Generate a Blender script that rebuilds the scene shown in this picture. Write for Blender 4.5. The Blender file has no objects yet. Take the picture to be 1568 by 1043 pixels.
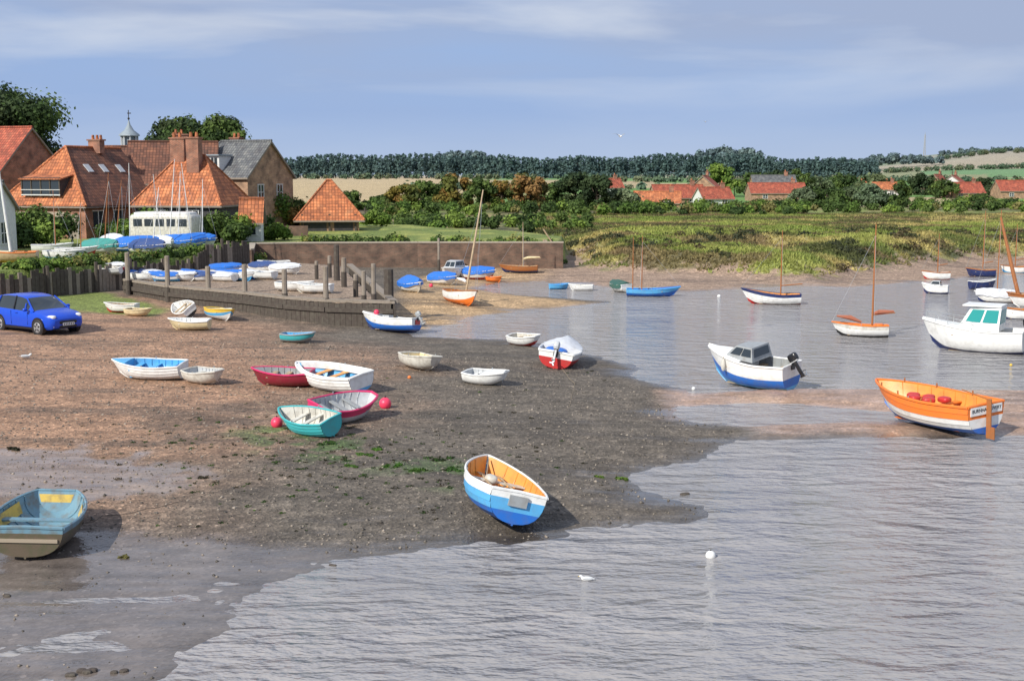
import bpy, math, random, time
import numpy as np
from mathutils import Vector, Matrix, Euler
random.seed(7); RNG=np.random.default_rng(11)
T0=time.time()
scene=bpy.context.scene
COL=scene.collection
# ---------------------------------------------------------------- camera
F=1850.0; CX=784.0; CY=521.5; VH=268.0; H=6.7
PITCH=math.atan((CY-VH)/F)
cam_d=bpy.data.cameras.new("camera"); cam=bpy.data.objects.new("camera",cam_d); COL.objects.link(cam)
cam_d.sensor_width=36; cam_d.lens=36*F/1568; cam_d.clip_start=0.1; cam_d.clip_end=12000
cam.location=(0,0,H); cam.rotation_euler=(math.pi/2-PITCH,0,0); scene.camera=cam
cp,sp=math.cos(PITCH),math.sin(PITCH)
def ray(u,v):
    a=u-CX; b=CY-v
    return np.array([a, F*cp+b*sp, -F*sp+b*cp])/F
def gp(u,v,z=0.0):
    d=ray(u,v); t=(z-H)/d[2]; return (d[0]*t,d[1]*t)
# ---------------------------------------------------------------- noise
def vnoise(x,y,seed=0):
    x=np.asarray(x,float); y=np.asarray(y,float)
    ix=np.floor(x); iy=np.floor(y); fx=x-ix; fy=y-iy
    fx=fx*fx*(3-2*fx); fy=fy*fy*(3-2*fy)
    def h(a,b):
        s=np.sin(a*127.1+b*311.7+seed*74.7)*43758.5453
        return s-np.floor(s)
    return (h(ix,iy)*(1-fx)+h(ix+1,iy)*fx)*(1-fy)+(h(ix,iy+1)*(1-fx)+h(ix+1,iy+1)*fx)*fy
def fbm(x,y,o=4,seed=0):
    r=0;a=.5;n=0
    for i in range(o):
        r=r+a*vnoise(x,y,seed+i*3.1); n+=a; a*=.5; x=x*2.03+1.7; y=y*2.03+9.2
    return r/n
def ss(x,a,b):
    t=np.clip((x-a)/(b-a),0,1); return t*t*(3-2*t)
def sdf(poly,X,Y):
    P=np.array(poly,float); n=len(P)
    d2=np.full(X.shape,1e18); ins=np.zeros(X.shape,bool)
    for i in range(n):
        ax,ay=P[i]; bx,by=P[(i+1)%n]; ex,ey=bx-ax,by-ay
        wx=X-ax; wy=Y-ay
        t=np.clip((wx*ex+wy*ey)/(ex*ex+ey*ey+1e-12),0,1)
        dx=wx-ex*t; dy=wy-ey*t
        d2=np.minimum(d2,dx*dx+dy*dy)
        c=((ay>Y)!=(by>Y))
        if abs(ey)>1e-12:
            ins^= c & (X < ax+ (Y-ay)*ex/ey)
    d=np.sqrt(d2); return np.where(ins,d,-d)
def PX(l,z=0.0): return [gp(u,v,z) for u,v in l]
LAND=[(-5,-50),(-4.9,0)]+PX([(215,1085),(240,1045),(330,962),(400,905),(480,870),(560,852),(690,832),(830,824),(960,808),(1058,797),(1075,786),(1068,776),(1003,770),(985,757),(975,740),(985,723),(1075,706),(1095,692),(1143,674),
 (1200,673),(1330,668),(1500,667),(1900,660),(1900,604),(1568,598),(1330,595),(1180,597),(1105,602),(1060,606),(1000,584),(972,572),(985,566),(940,553),(860,534),(790,522),(700,517),(640,515),(632,509),(690,500),(735,484),(800,477),(880,469),(935,463),(870,457),(800,452),(755,447),(728,441),
 (760,433),(830,431),(900,436),(960,445),(1060,447),(1140,442),(1220,436),(1300,441),(1420,431),(1500,424),(1600,418),(2200,409)])+[(400,130),(6000,900),(6000,9000),(-6000,9000),(-6000,-50)]
PUDDLE=PX([(1016,636),(1042,622),(1150,616),(1300,624),(1400,636),(1430,641),(1370,648),(1280,646),(1150,653),(1060,648)])
BARH=PX([(1100,602),(1180,598),(1330,596),(1568,599),(1900,604),(1900,660),(1500,666),(1330,667),(1200,672),(1143,673),(1110,655),(1200,651),(1300,648),(1440,643),(1400,632),(1300,620),(1150,613)])
TERR=PX([(-700,470),(0,458),(150,443),(385,416),(388,404),(455,403),(640,402),(862,402)],.7)
TERR+= [(TERR[-1][0]+1,TERR[-1][1]+12),(-5,122),(-90,140),(-300,140),(-300,50)]
HARD=PX([(192,450),(255,461),(376,473),(437,481),(500,486),(604,489)],.5)+PX([(535,404),(385,395),(150,434)],1.3)
MARSH=PX([(866,402),(850,408),(900,414),(1000,418),(1090,420),(1180,426),(1260,428),(1330,420),(1400,411),(1480,402),(1568,396),(2200,392)],.4)+[(600,160),(6000,1500),(6000,9000),(-6000,9000),(-6000,140),(-60,118),(0,112)]
WETL=PX([(-900,930),(-300,850),(-40,825),(120,812),(330,832),(560,842),(480,880),(240,1060),(200,1200),(-900,1200)])
def height(X,Y):
    X=np.asarray(X,float); Y=np.asarray(Y,float)
    sd=np.minimum(sdf(LAND,X,Y),-sdf(PUDDLE,X,Y))
    z=np.where(sd>0,0.72*(1-np.exp(-np.maximum(sd,0)/14)),np.maximum(sd*.07,-.8))
    sw=ss(sdf(WETL,X,Y),-1.2,2.0)*(Y<30)
    z=np.where(sd>0,z*(1-.86*sw),z)+np.where(sd>-.6,sw*.05*(fbm(X*.8,Y*2.6,4,77)-.55),0)
    z=z+.05*ss(sdf(BARH,X,Y),-.25,.35)*(Y<45)
    n=fbm(X*.45,Y*.45,3,5)-.5; n2=fbm(X*2.1,Y*2.1,3,8)-.5
    z=z+(.06*n*(1-.7*sw)+.045*n2*(1-.75*sw))*np.clip(1-(Y-90)/60,0.0,1)*np.clip((sd+3)/2,.2,1)
    sm=sdf(MARSH,X,Y)
    mz=ss(sm,-.5,5)*(1.15+0.35*(fbm(X*.12,Y*.12,3,2)-.4))
    mound=np.exp(-((Y-(97+.1*X))/13)**2)*ss(X,2,9)*(1-ss(X,30,44))
    mz=mz+ss(sm,0,7)*mound*(.6+1.3*(fbm(X*.2,Y*.2,3,21)-.35))
    z=np.where(sm>-.5,np.maximum(z,mz),z)
    tw=.5+np.maximum(0,Y-100)*.4
    st=sdf(TERR,X,Y); z=np.where(st>.05,np.maximum(z,1.9*ss(st,.05,tw)+.3*(fbm(X*.2,Y*.2,2,4)-.5)),z)
    sh=sdf(HARD,X,Y); z=np.where(sh>.1,np.maximum(z,1.22*ss(sh,.1,.6)+.05*n2),z)
    z=z+ss(Y,220,950)*2.9
    a=X/np.maximum(Y,1)
    z=z+ss(a,.20,.40)*ss(Y,1000,2100)*(38+22*(fbm(a*9,Y*.002,3,3)-.5))
    z=z+ss(a,-.05,.12)*ss(Y,1300,2300)*6
    return z
_tr=np.linspace(9,130,900)
def place(u,v):
    d=ray(u,v); hd=math.hypot(d[0],d[1]); t=_tr/hd
    X=d[0]*t; Y=d[1]*t; Z=H+d[2]*t
    h=height(X,Y); k=np.where(Z<=np.maximum(h,0))[0]
    if len(k)==0: k=[len(t)-1]
    k=k[0]; return X[k],Y[k],float(max(h[k],0.0))
# ---------------------------------------------------------------- materials
MATS={}
def nmat(name):
    m=bpy.data.materials.new(name); m.use_nodes=True; nt=m.node_tree; b=nt.nodes["Principled BSDF"]; return m,nt,b
def N(nt,t,**k):
    n=nt.nodes.new(t)
    for a,v in k.items(): setattr(n,a,v)
    return n
def ramp(nt,fac,stops):
    r=N(nt,"ShaderNodeValToRGB"); e=r.color_ramp.elements
    while len(e)<len(stops): e.new(.5)
    for i,(p,c) in enumerate(stops):
        e[i].position=p; e[i].color=(c[0],c[1],c[2],1) if not np.isscalar(c) else (c,c,c,1)
    nt.links.new(fac,r.inputs[0]); return r.outputs[0]
def mixc(nt,f,a,b,bt='MIX'):
    m=N(nt,"ShaderNodeMix",data_type='RGBA',blend_type=bt)
    for i,x in ((0,f),(6,a),(7,b)):
        if isinstance(x,(int,float)): m.inputs[i].default_value=x
        elif isinstance(x,tuple): m.inputs[i].default_value=(*x,1)
        else: nt.links.new(x,m.inputs[i])
    return m.outputs[2]
def paint(name,c,rough=.4,dirt=.25,metal=0,scale=6,bump=.1,dirtc=(.16,.12,.08)):
    if name in MATS: return MATS[name]
    m,nt,b=nmat(name); tc=N(nt,"ShaderNodeTexCoord")
    n=N(nt,"ShaderNodeTexNoise"); n.inputs["Scale"].default_value=scale; n.inputs["Detail"].default_value=6
    nt.links.new(tc.outputs["Object"],n.inputs["Vector"])
    f=ramp(nt,n.outputs[0],[(.45,0.0),(.75,1.0)])
    mu=N(nt,"ShaderNodeMath",operation='MULTIPLY'); nt.links.new(f,mu.inputs[0]); mu.inputs[1].default_value=dirt
    c1=mixc(nt,mu.outputs[0],tuple(c),dirtc)
    nt.links.new(c1,b.inputs["Base Color"])
    b.inputs["Roughness"].default_value=rough; b.inputs["Metallic"].default_value=metal
    if bump>0:
        bp=N(nt,"ShaderNodeBump"); bp.inputs["Strength"].default_value=bump; bp.inputs["Distance"].default_value=.02
        n2=N(nt,"ShaderNodeTexNoise"); n2.inputs["Scale"].default_value=scale*4
        nt.links.new(tc.outputs["Object"],n2.inputs["Vector"]); nt.links.new(n2.outputs[0],bp.inputs["Height"]); nt.links.new(bp.outputs[0],b.inputs["Normal"])
    MATS[name]=m; return m
W=paint("white_paint",(.80,.80,.78)); OW=paint("offwhite_paint",(.62,.60,.54),dirt=.5)
BL=paint("blue_paint",(.02,.15,.56)); SB=paint("sky_blue_paint",(.10,.40,.72)); NB=paint("navy_paint",(.015,.03,.12))
TQ=paint("turquoise_paint",(.05,.42,.45)); RD=paint("red_paint",(.5,.03,.03)); MR=paint("maroon_paint",(.26,.02,.04)); CR=paint("crimson_paint",(.62,.03,.14))
OR=paint("orange_paint",(.82,.20,.03)); OI=paint("orange_interior",(.75,.32,.07),dirt=.35); YL=paint("yellow_paint",(.75,.5,.06)); CM=paint("cream_paint",(.72,.6,.36),dirt=.35)
GY=paint("grey_paint",(.32,.34,.35),dirt=.4); LG=paint("lightgrey_paint",(.5,.52,.54),dirt=.3); DK=paint("dark_rubber",(.02,.02,.022),rough=.6,dirt=.1); BK=paint("black_gloss",(.015,.015,.018),rough=.25,dirt=.05)
GR=paint("green_paint",(.03,.14,.08)); WB=paint("weathered_blue",(.15,.28,.36),dirt=.8); WY=paint("weathered_yellow",(.6,.42,.08),dirt=.8); WH=paint("weathered_hull",(.13,.10,.07),dirt=.7,dirtc=(.07,.09,.04))
WD=paint("varnished_wood",(.36,.13,.04),dirt=.4,scale=9); PW=paint("pale_wood",(.45,.33,.2),dirt=.5); DW=paint("dark_timber",(.07,.055,.045),rough=.85,dirt=.5,bump=.5,dirtc=(.14,.13,.10)); GW=paint("grey_timber",(.26,.22,.18),rough=.9,dirt=.6,bump=.5)
TB=paint("blue_tarpaulin",(.02,.16,.6),rough=.45,dirt=.2,bump=.35); TN=paint("navy_tarpaulin",(.03,.07,.22),rough=.6); TT=paint("teal_tarpaulin",(.05,.28,.25),rough=.6); TW=paint("white_tarpaulin",(.62,.64,.68),rough=.6); TG=paint("green_tarpaulin",(.03,.10,.08),rough=.6)
PK=paint("pink_buoy",(.85,.05,.12),rough=.4,dirt=.15); ROPE=paint("rope",(.28,.22,.15),rough=.9); TSAIL=paint("tan_sail",(.35,.12,.07),rough=.9); MET=paint("galvanised",(.5,.52,.54),rough=.4,metal=.7); LEAD=paint("lead_roof",(.25,.3,.34),rough=.6)
STONE=paint("stone",(.4,.34,.27),rough=.9,bump=.5); CB=paint("car_blue",(.01,.07,.55),rough=.22,dirt=.05,bump=0); LAMP=paint("lamp_glass",(.8,.8,.78),rough=.1,dirt=0,bump=0)
GL=paint("glass_dark",(.03,.04,.05),rough=.06,dirt=0,bump=0); GT=paint("teal_glass",(.03,.28,.27),rough=.08,dirt=0,bump=0); REN=paint("white_render",(.66,.66,.64),rough=.8); BB=paint("black_boarding_and_dark_inside",(.03,.03,.035),rough=.7)
def brickmat(name,c1,c2,mortar,sc=1.0):
    m,nt,b=nmat(name); uv=N(nt,"ShaderNodeUVMap")
    br=N(nt,"ShaderNodeTexBrick"); br.inputs["Scale"].default_value=sc
    br.inputs["Color1"].default_value=(*c1,1); br.inputs["Color2"].default_value=(*c2,1); br.inputs["Mortar"].default_value=(*mortar,1)
    br.inputs["Brick Width"].default_value=.23; br.inputs["Row Height"].default_value=.08; br.inputs["Mortar Size"].default_value=.008
    nt.links.new(uv.outputs[0],br.inputs["Vector"])
    n=N(nt,"ShaderNodeTexNoise"); n.inputs["Scale"].default_value=1.3; n.inputs["Detail"].default_value=7; nt.links.new(uv.outputs[0],n.inputs["Vector"])
    c=mixc(nt,1.0,br.outputs[0],ramp(nt,n.outputs[0],[(.3,(.5,.5,.5)),(.7,(1.35,1.3,1.2))]),'MULTIPLY')
    nt.links.new(c,b.inputs["Base Color"]); b.inputs["Roughness"].default_value=.9; MATS[name]=m; return m
BR=brickmat("red_brick",(.34,.12,.07),(.22,.085,.055),(.35,.3,.25)); BRD=brickmat("old_brick",(.19,.105,.075),(.12,.075,.055),(.16,.14,.12)); FL=brickmat("flint_wall",(.4,.36,.3),(.24,.2,.17),(.42,.36,.3),1.4); BRS=brickmat("brick_soft",(.40,.24,.15),(.3,.16,.1),(.4,.34,.27))
def tilemat(name,ca,cb,cc):
    m,nt,b=nmat(name); uv=N(nt,"ShaderNodeUVMap")
    n=N(nt,"ShaderNodeTexNoise"); n.inputs["Scale"].default_value=.9; n.inputs["Detail"].default_value=8; n.inputs["Roughness"].default_value=.7; nt.links.new(uv.outputs[0],n.inputs["Vector"])
    br=N(nt,"ShaderNodeTexBrick"); br.offset=0; br.inputs["Scale"].default_value=1; br.inputs["Brick Width"].default_value=.26; br.inputs["Row Height"].default_value=.32; br.inputs["Mortar Size"].default_value=.03
    br.inputs["Color1"].default_value=(1.25,1.2,1.1,1); br.inputs["Color2"].default_value=(.65,.65,.68,1); br.inputs["Mortar"].default_value=(.42,.40,.38,1); br.inputs["Mortar Smooth"].default_value=.6
    nt.links.new(uv.outputs[0],br.inputs["Vector"])
    c=mixc(nt,1.0,ramp(nt,n.outputs[0],[(.36,cb),(.52,ca),(.66,cc)]),br.outputs[0],'MULTIPLY')
    nt.links.new(c,b.inputs["Base Color"]); b.inputs["Roughness"].default_value=.85
    bp=N(nt,"ShaderNodeBump"); bp.inputs["Strength"].default_value=.5; bp.inputs["Distance"].default_value=.06; nt.links.new(br.outputs["Fac"],bp.inputs["Height"]); bp.invert=True; nt.links.new(bp.outputs[0],b.inputs["Normal"])
    MATS[name]=m; return m
RT=tilemat("orange_pantiles",(.53,.18,.075),(.29,.105,.055),(.62,.27,.13)); RB=tilemat("brown_and_shaded_pantiles",(.20,.085,.055),(.11,.06,.045),(.27,.12,.07)); RS=tilemat("grey_slates",(.15,.16,.17),(.10,.10,.11),(.22,.22,.22)); RR=tilemat("red_pantiles",(.42,.10,.06),(.26,.08,.05),(.50,.17,.1))
def leafmat(name):
    m,nt,b=nmat(name); a=N(nt,"ShaderNodeAttribute",attribute_name="Col"); nt.links.new(a.outputs[0],b.inputs["Base Color"]); b.inputs["Roughness"].default_value=.75
    b.inputs["Specular IOR Level"].default_value=.2
    tr=N(nt,"ShaderNodeBsdfTranslucent"); nt.links.new(a.outputs[0],tr.inputs[0]); mx=N(nt,"ShaderNodeMixShader"); mx.inputs[0].default_value=.3
    nt.links.new(b.outputs[0],mx.inputs[1]); nt.links.new(tr.outputs[0],mx.inputs[2]); nt.links.new(mx.outputs[0],nt.nodes["Material Output"].inputs[0]); return m
LEAF=leafmat("foliage")
BARK=paint("bark",(.10,.075,.055),rough=.95,bump=.6)
# ---------------------------------------------------------------- mesh tools
def fastmesh(name,V,Fq,mat,col=None,smooth=False,k=4):
    me=bpy.data.meshes.new(name); V=np.asarray(V,np.float32); Fq=np.asarray(Fq,np.int32)
    me.vertices.add(len(V)); me.vertices.foreach_set("co",V.ravel())
    me.loops.add(Fq.size); me.loops.foreach_set("vertex_index",Fq.ravel())
    me.polygons.add(len(Fq)); me.polygons.foreach_set("loop_start",np.arange(0,Fq.size,k,dtype=np.int32))
    me.update(calc_edges=True)
    if col is not None:
        ca=me.color_attributes.new("Col",'FLOAT_COLOR','POINT'); c=np.ones((len(V),4),np.float32); c[:,:3]=col; ca.data.foreach_set("color",c.ravel())
    if smooth: me.polygons.foreach_set("use_smooth",np.ones(len(Fq),bool))
    me.materials.append(mat); return me
class Thing:
    def __init__(s,name,loc=(0,0,0),rz=0,roll=0,pitch=0):
        s.name=name; s.loc=list(loc); s.rot=Matrix.Rotation(math.radians(rz),3,'Z')@Matrix.Rotation(math.radians(pitch),3,'Y')@Matrix.Rotation(math.radians(roll),3,'X'); s.parts={}
    def add(s,part,V,Fs,mat):
        p=s.parts.setdefault(part,[[],[],[],[]]); o=len(p[0]); p[0].extend([tuple(map(float,v)) for v in V])
        for i,f in enumerate(Fs):
            m=mat[i] if isinstance(mat,list) else mat
            if m not in p[3]: p[3].append(m)
            p[1].append([o+j for j in f]); p[2].append(p[3].index(m))
    def box(s,part,mat,c,size,rz=0,M=None):
        V=[];R=Matrix.Rotation(math.radians(rz),3,'Z') if M is None else M
        for x in(-.5,.5):
            for y in(-.5,.5):
                for z in(-.5,.5): V.append(R@Vector((x*size[0],y*size[1],z*size[2]))+Vector(c))
        s.add(part,V,[(0,1,3,2),(4,6,7,5),(0,4,5,1),(2,3,7,6),(0,2,6,4),(1,5,7,3)],mat)
    def tube(s,part,mat,pts,r,n=8,flat=1.0):
        pts=[Vector(p) for p in pts]; V=[];Fs=[]
        if np.isscalar(r): r=[r]*len(pts)
        for i,p in enumerate(pts):
            d=(pts[min(i+1,len(pts)-1)]-pts[max(i-1,0)]).normalized()
            up=Vector((0,0,1)) if abs(d.z)<.95 else Vector((1,0,0))
            a=d.cross(up).normalized(); b=a.cross(d)
            for j in range(n):
                t=2*math.pi*(j+.5)/n; V.append(p+a*math.cos(t)*r[i]+b*math.sin(t)*r[i]*flat)
        for i in range(len(pts)-1):
            for j in range(n): Fs.append((i*n+j,i*n+(j+1)%n,(i+1)*n+(j+1)%n,(i+1)*n+j))
        Fs.append(tuple(range(n))[::-1]); Fs.append(tuple((len(pts)-1)*n+j for j in range(n))); s.add(part,V,Fs,mat)
    def cyl(s,part,mat,p0,p1,r0,r1=None,n=8): s.tube(part,mat,[p0,p1],[r0,r0 if r1 is None else r1],n)
    def sell(s,part,mat,c,size,e=.5,nu=16,nv=10,M=None):
        V=[];Fs=[]; f=lambda w,e:math.copysign(abs(w)**e,w)
        for i in range(nv+1):
            ph=-math.pi/2+math.pi*i/nv
            for j in range(nu):
                th=2*math.pi*j/nu; v=Vector((size[0]/2*f(math.cos(ph),e)*f(math.cos(th),e),size[1]/2*f(math.cos(ph),e)*f(math.sin(th),e),size[2]/2*f(math.sin(ph),e)))
                if M is not None: v=M@v
                V.append(v+Vector(c))
        for i in range(nv):
            for j in range(nu): Fs.append((i*nu+j,i*nu+(j+1)%nu,(i+1)*nu+(j+1)%nu,(i+1)*nu+j))
        s.add(part,V,Fs,mat)
    def done(s,ground=None,sink=0,uv=False,ang=38):
        if ground is not None:
            mz=min((s.rot@Vector(v)).z for p in s.parts.values() for v in p[0]); s.loc[2]=ground-mz-sink
        e=bpy.data.objects.new(s.name,None); e.empty_display_size=.3; COL.objects.link(e)
        e.matrix_world=Matrix.Translation(s.loc)@s.rot.to_4x4()
        for pn,p in s.parts.items():
            me=bpy.data.meshes.new(pn); me.from_pydata(p[0],[],p[1])
            for m in p[3]: me.materials.append(m)
            me.polygons.foreach_set("material_index",p[2]); me.polygons.foreach_set("use_smooth",[True]*len(p[1])); me.update()
            me.set_sharp_from_angle(angle=math.radians(ang))
            if uv:
                l=me.uv_layers.new(name="UVMap")
                for f in me.polygons:
                    n=f.normal; t=Vector((0,0,1)).cross(n)
                    t=t.normalized() if t.length>.05 else Vector((1,0,0)); b=n.cross(t)
                    for li in f.loop_indices:
                        co=me.vertices[me.loops[li].vertex_index].co; l.data[li].uv=(co.dot(t),co.dot(b))
            ob=bpy.data.objects.new(pn,me); COL.objects.link(ob); ob.parent=e
        s.empty=e; return e
# ---------------------------------------------------------------- terrain
def c3(*a): return np.array(a)
def lerp(a,b,t): return a*(1-t[...,None])+b*t[...,None]
r1=np.geomspace(5,130,700); r2=np.geomspace(130,5200,190)[1:]; R=np.concatenate([r1,r2])
A=np.radians(np.concatenate([np.linspace(-75,-29,60)[:-1],np.linspace(-29,29,480),np.linspace(29,75,60)[1:]]))
RR_,AA=np.meshgrid(R,A,indexing='ij'); X=RR_*np.sin(AA); Y=RR_*np.cos(AA)
Z=height(X,Y); nr,na=X.shape
def marshcol(X,Y):
    n=fbm(X*.11,Y*.13,4,31); m=fbm(X*.6,Y*.45,3,33)
    c=lerp(c3(.13,.155,.045),c3(.37,.31,.12),ss(n*.6+m*.4,.44,.6))
    c=lerp(c,c3(.065,.07,.03),ss(fbm(X*.3,Y*.25,3,41),.52,.62)*.85)
    c=lerp(c,c3(.22,.28,.06),ss(fbm(X*.08,Y*.06,3,47),.52,.62)*.65)
    c=lerp(c,c3(.17,.11,.07),ss(fbm(X*.22,Y*.3,3,53),.56,.66)*.7)
    return c
sl=np.minimum(sdf(LAND,X,Y),-sdf(PUDDLE,X,Y)); sm=sdf(MARSH,X,Y); stt=sdf(TERR,X,Y); shh=sdf(HARD,X,Y)
n1=fbm(X*.35,Y*.35,4,61); n3=fbm(X*1.3,Y*1.3,4,63); nst=fbm(X*.25,Y*1.1,4,67); ns2=fbm(X*.5,Y*3.0,4,69)
C=np.ones(X.shape+(3,))*c3(.135,.112,.088)
SANDL=PX([(-900,440),(250,455),(480,520),(560,560),(430,640),(250,700),(150,760),(-300,700),(-1200,640)],.5)
f=ss(sdf(SANDL,X,Y)+(n1-.5)*6,-5,4); C=lerp(C,c3(.36,.21,.13),f*.95)
SPIT=PX([(610,455),(650,425),(730,405),(850,405),(835,432),(760,440),(800,450),(960,463),(880,475),(740,490),(690,504),(640,506),(600,500)],.2)
f=ss(sdf(SPIT,X,Y)+(n1-.5)*1.5,-.8,.8); C=lerp(C,c3(.46,.31,.17),f)
BAR=PX([(1080,596),(1300,592),(2000,596),(2000,668),(1330,670),(1150,676),(1090,650),(1010,644),(1000,600)])
f=ss(sdf(BAR,X,Y)+(n1-.5)*2,-.5,.8); C=lerp(C,c3(.40,.26,.18),f)
fw=ss(sdf(WETL,X,Y)+(n1-.5)*2.5,-1,1.2)*(Y<32); C=lerp(C,c3(.15,.125,.11),fw)
WET2=PX([(-600,700),(0,690),(200,698),(330,715),(240,752),(100,772),(-600,760)],.3)
fw2=ss(sdf(WET2,X,Y)+(n3-.5)*2.5,-.4,.6); C=lerp(C,c3(.22,.175,.14),fw2*.7)
C=lerp(C,c3(.07,.058,.046),ss(nst,.55,.7)*.5*(1-fw)*(1-fw2))
ALG=PX([(350,640),(480,660),(600,690),(700,700),(720,740),(600,735),(430,700)],.25)
f=ss(sdf(ALG,X,Y)+(n1-.5)*3,-1,1)*ss(n3,.52,.62); C=lerp(C,c3(.06,.11,.03),f*.8)
C*= (0.72+.56*n3)[...,None]
wet=np.clip(np.exp(-np.maximum(sl,0)/1.0)*.9+fw*1.0+fw2*.85+.32*ss(nst,.5,.7),0,1.0)
wet=wet+.35*ss(ns2,.5,.62)*np.clip(fw+fw2,0,1)
wet=np.maximum(wet,ss(sdf(BAR,X,Y),-.5,.5)*.7)
C*= (1-.3*np.clip(np.exp(-np.maximum(sl,0)/.7),0,1)*(1-fw)*(1-ss(sdf(BAR,X,Y),-.5,.5)))[...,None]
far=ss(Y,66,72)*ss(X,-1,4)
C=lerp(C,c3(.36,.25,.18),far*.9)*1.0
C=lerp(C,c3(.17,.12,.09),far*ss(nst,.54,.66)*.6)
GR1=PX([(-300,470),(0,458),(150,443),(200,452),(262,466),(230,475),(100,470),(40,452),(-300,485)],.7)
f=ss(sdf(GR1,X,Y)+(n3-.5)*1.2,-.4,.5); C=lerp(C,c3(.18,.22,.05),f)
C=lerp(C,c3(.30,.22,.16)*1.0,ss(shh,0,.3))
C=np.where((sm>0)[...,None],lerp(C,marshcol(X,Y),ss(sm+(n3-.5)*5,1.6,3.2)),C)
tg=lerp(c3(.15,.20,.04)*np.ones(X.shape+(3,)),c3(.27,.30,.07),ss(n1,.4,.6)); C=np.where((stt>.1)[...,None],tg,C)
wet=np.where((sm>1.5)|(stt>.1)|(shh>.1),0,wet)
a=X/np.maximum(Y,1); fy=ss(Y,200,220)
cell=np.floor(a*7+np.floor(Y/170)*.37+.1*fbm(a*3,Y*.01,2))+np.floor(Y/150)*13.7
hsh=np.abs(np.sin(cell*12.9898)*43758.5)%1
fc=np.where((hsh<.4)[...,None],c3(.42,.33,.18),np.where((hsh<.8)[...,None],c3(.14,.27,.06),c3(.26,.26,.09)))
fl=ss(-a,-.0,.06)*ss(Y,235,260); fc=lerp(fc,c3(.50,.38,.21),fl)
C=lerp(C,fc*(0.85+.3*n1)[...,None],fy)
hz=ss(Y,300,2500)*.4; C=lerp(C,c3(.22,.30,.42),hz)  # distance haze painted into the ground colour
idx=np.arange(nr*na).reshape(nr,na); Q=np.stack([idx[:-1,:-1],idx[:-1,1:],idx[1:,1:],idx[1:,:-1]],-1).reshape(-1,4)
gm,nt,b=nmat("ground_mud_and_grass")
at=N(nt,"ShaderNodeAttribute",attribute_name="Col"); aw=N(nt,"ShaderNodeAttribute",attribute_name="wet")
geo=N(nt,"ShaderNodeNewGeometry")
vo=N(nt,"ShaderNodeTexVoronoi"); vo.inputs["Scale"].default_value=17; nt.links.new(geo.outputs["Position"],vo.inputs["Vector"])
peb=ramp(nt,vo.outputs["Color"],[(.1,.45),(.55,.95),(.86,1.3),(.97,3.0)])
vo2=N(nt,"ShaderNodeTexVoronoi"); vo2.inputs["Scale"].default_value=6.5; nt.links.new(geo.outputs["Position"],vo2.inputs["Vector"])
peb2=ramp(nt,vo2.outputs["Color"],[(.1,.65),(.6,1.0),(.95,1.6)])
pf=ramp(nt,aw.outputs["Fac"],[(.3,.85),(.95,.3)])
c=mixc(nt,pf,at.outputs[0],peb,'MULTIPLY'); pf2=ramp(nt,aw.outputs["Fac"],[(.3,.55),(.95,.15)]); c=mixc(nt,pf2,c,peb2,'MULTIPLY')
nn=N(nt,"ShaderNodeTexNoise"); nn.inputs["Scale"].default_value=1.6; nn.inputs["Detail"].default_value=8; nn.inputs["Roughness"].default_value=.65
mp=N(nt,"ShaderNodeMapping"); mp.inputs["Scale"].default_value=(.5,1.8,1); nt.links.new(geo.outputs["Position"],mp.inputs[0]); nt.links.new(mp.outputs[0],nn.inputs["Vector"])
c=mixc(nt,.8,c,ramp(nt,nn.outputs[0],[(.3,.6),(.7,1.4)]),'MULTIPLY')
nt.links.new(c,b.inputs["Base Color"])
ws=N(nt,"ShaderNodeMath",operation='ADD'); nt.links.new(aw.outputs["Fac"],ws.inputs[0]); nt.links.new(nn.outputs[0],ws.inputs[1])
sc=N(nt,"ShaderNodeMath",operation='MULTIPLY'); nt.links.new(ws.outputs[0],sc.inputs[0]); sc.inputs[1].default_value=.62
rr=ramp(nt,sc.outputs[0],[(.50,.92),(.74,.38),(.88,.08)]); nt.links.new(rr,b.inputs["Roughness"])
bs=ramp(nt,sc.outputs[0],[(.6,.55),(.84,.22),(.98,.07)])
bp=N(nt,"ShaderNodeBump"); nt.links.new(bs,bp.inputs["Strength"]); bp.inputs["Distance"].default_value=.035
ad=N(nt,"ShaderNodeMath",operation='ADD'); nt.links.new(vo.outputs["Distance"],ad.inputs[0]); nt.links.new(nn.outputs[0],ad.inputs[1]); nt.links.new(ad.outputs[0],bp.inputs["Height"]); nt.links.new(bp.outputs[0],b.inputs["Normal"])
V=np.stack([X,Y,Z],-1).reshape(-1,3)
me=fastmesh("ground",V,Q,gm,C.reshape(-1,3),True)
wa=me.attributes.new("wet",'FLOAT','POINT'); wa.data.foreach_set("value",wet.ravel().astype(np.float32))
g=bpy.data.objects.new("ground",me); COL.objects.link(g)
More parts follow.
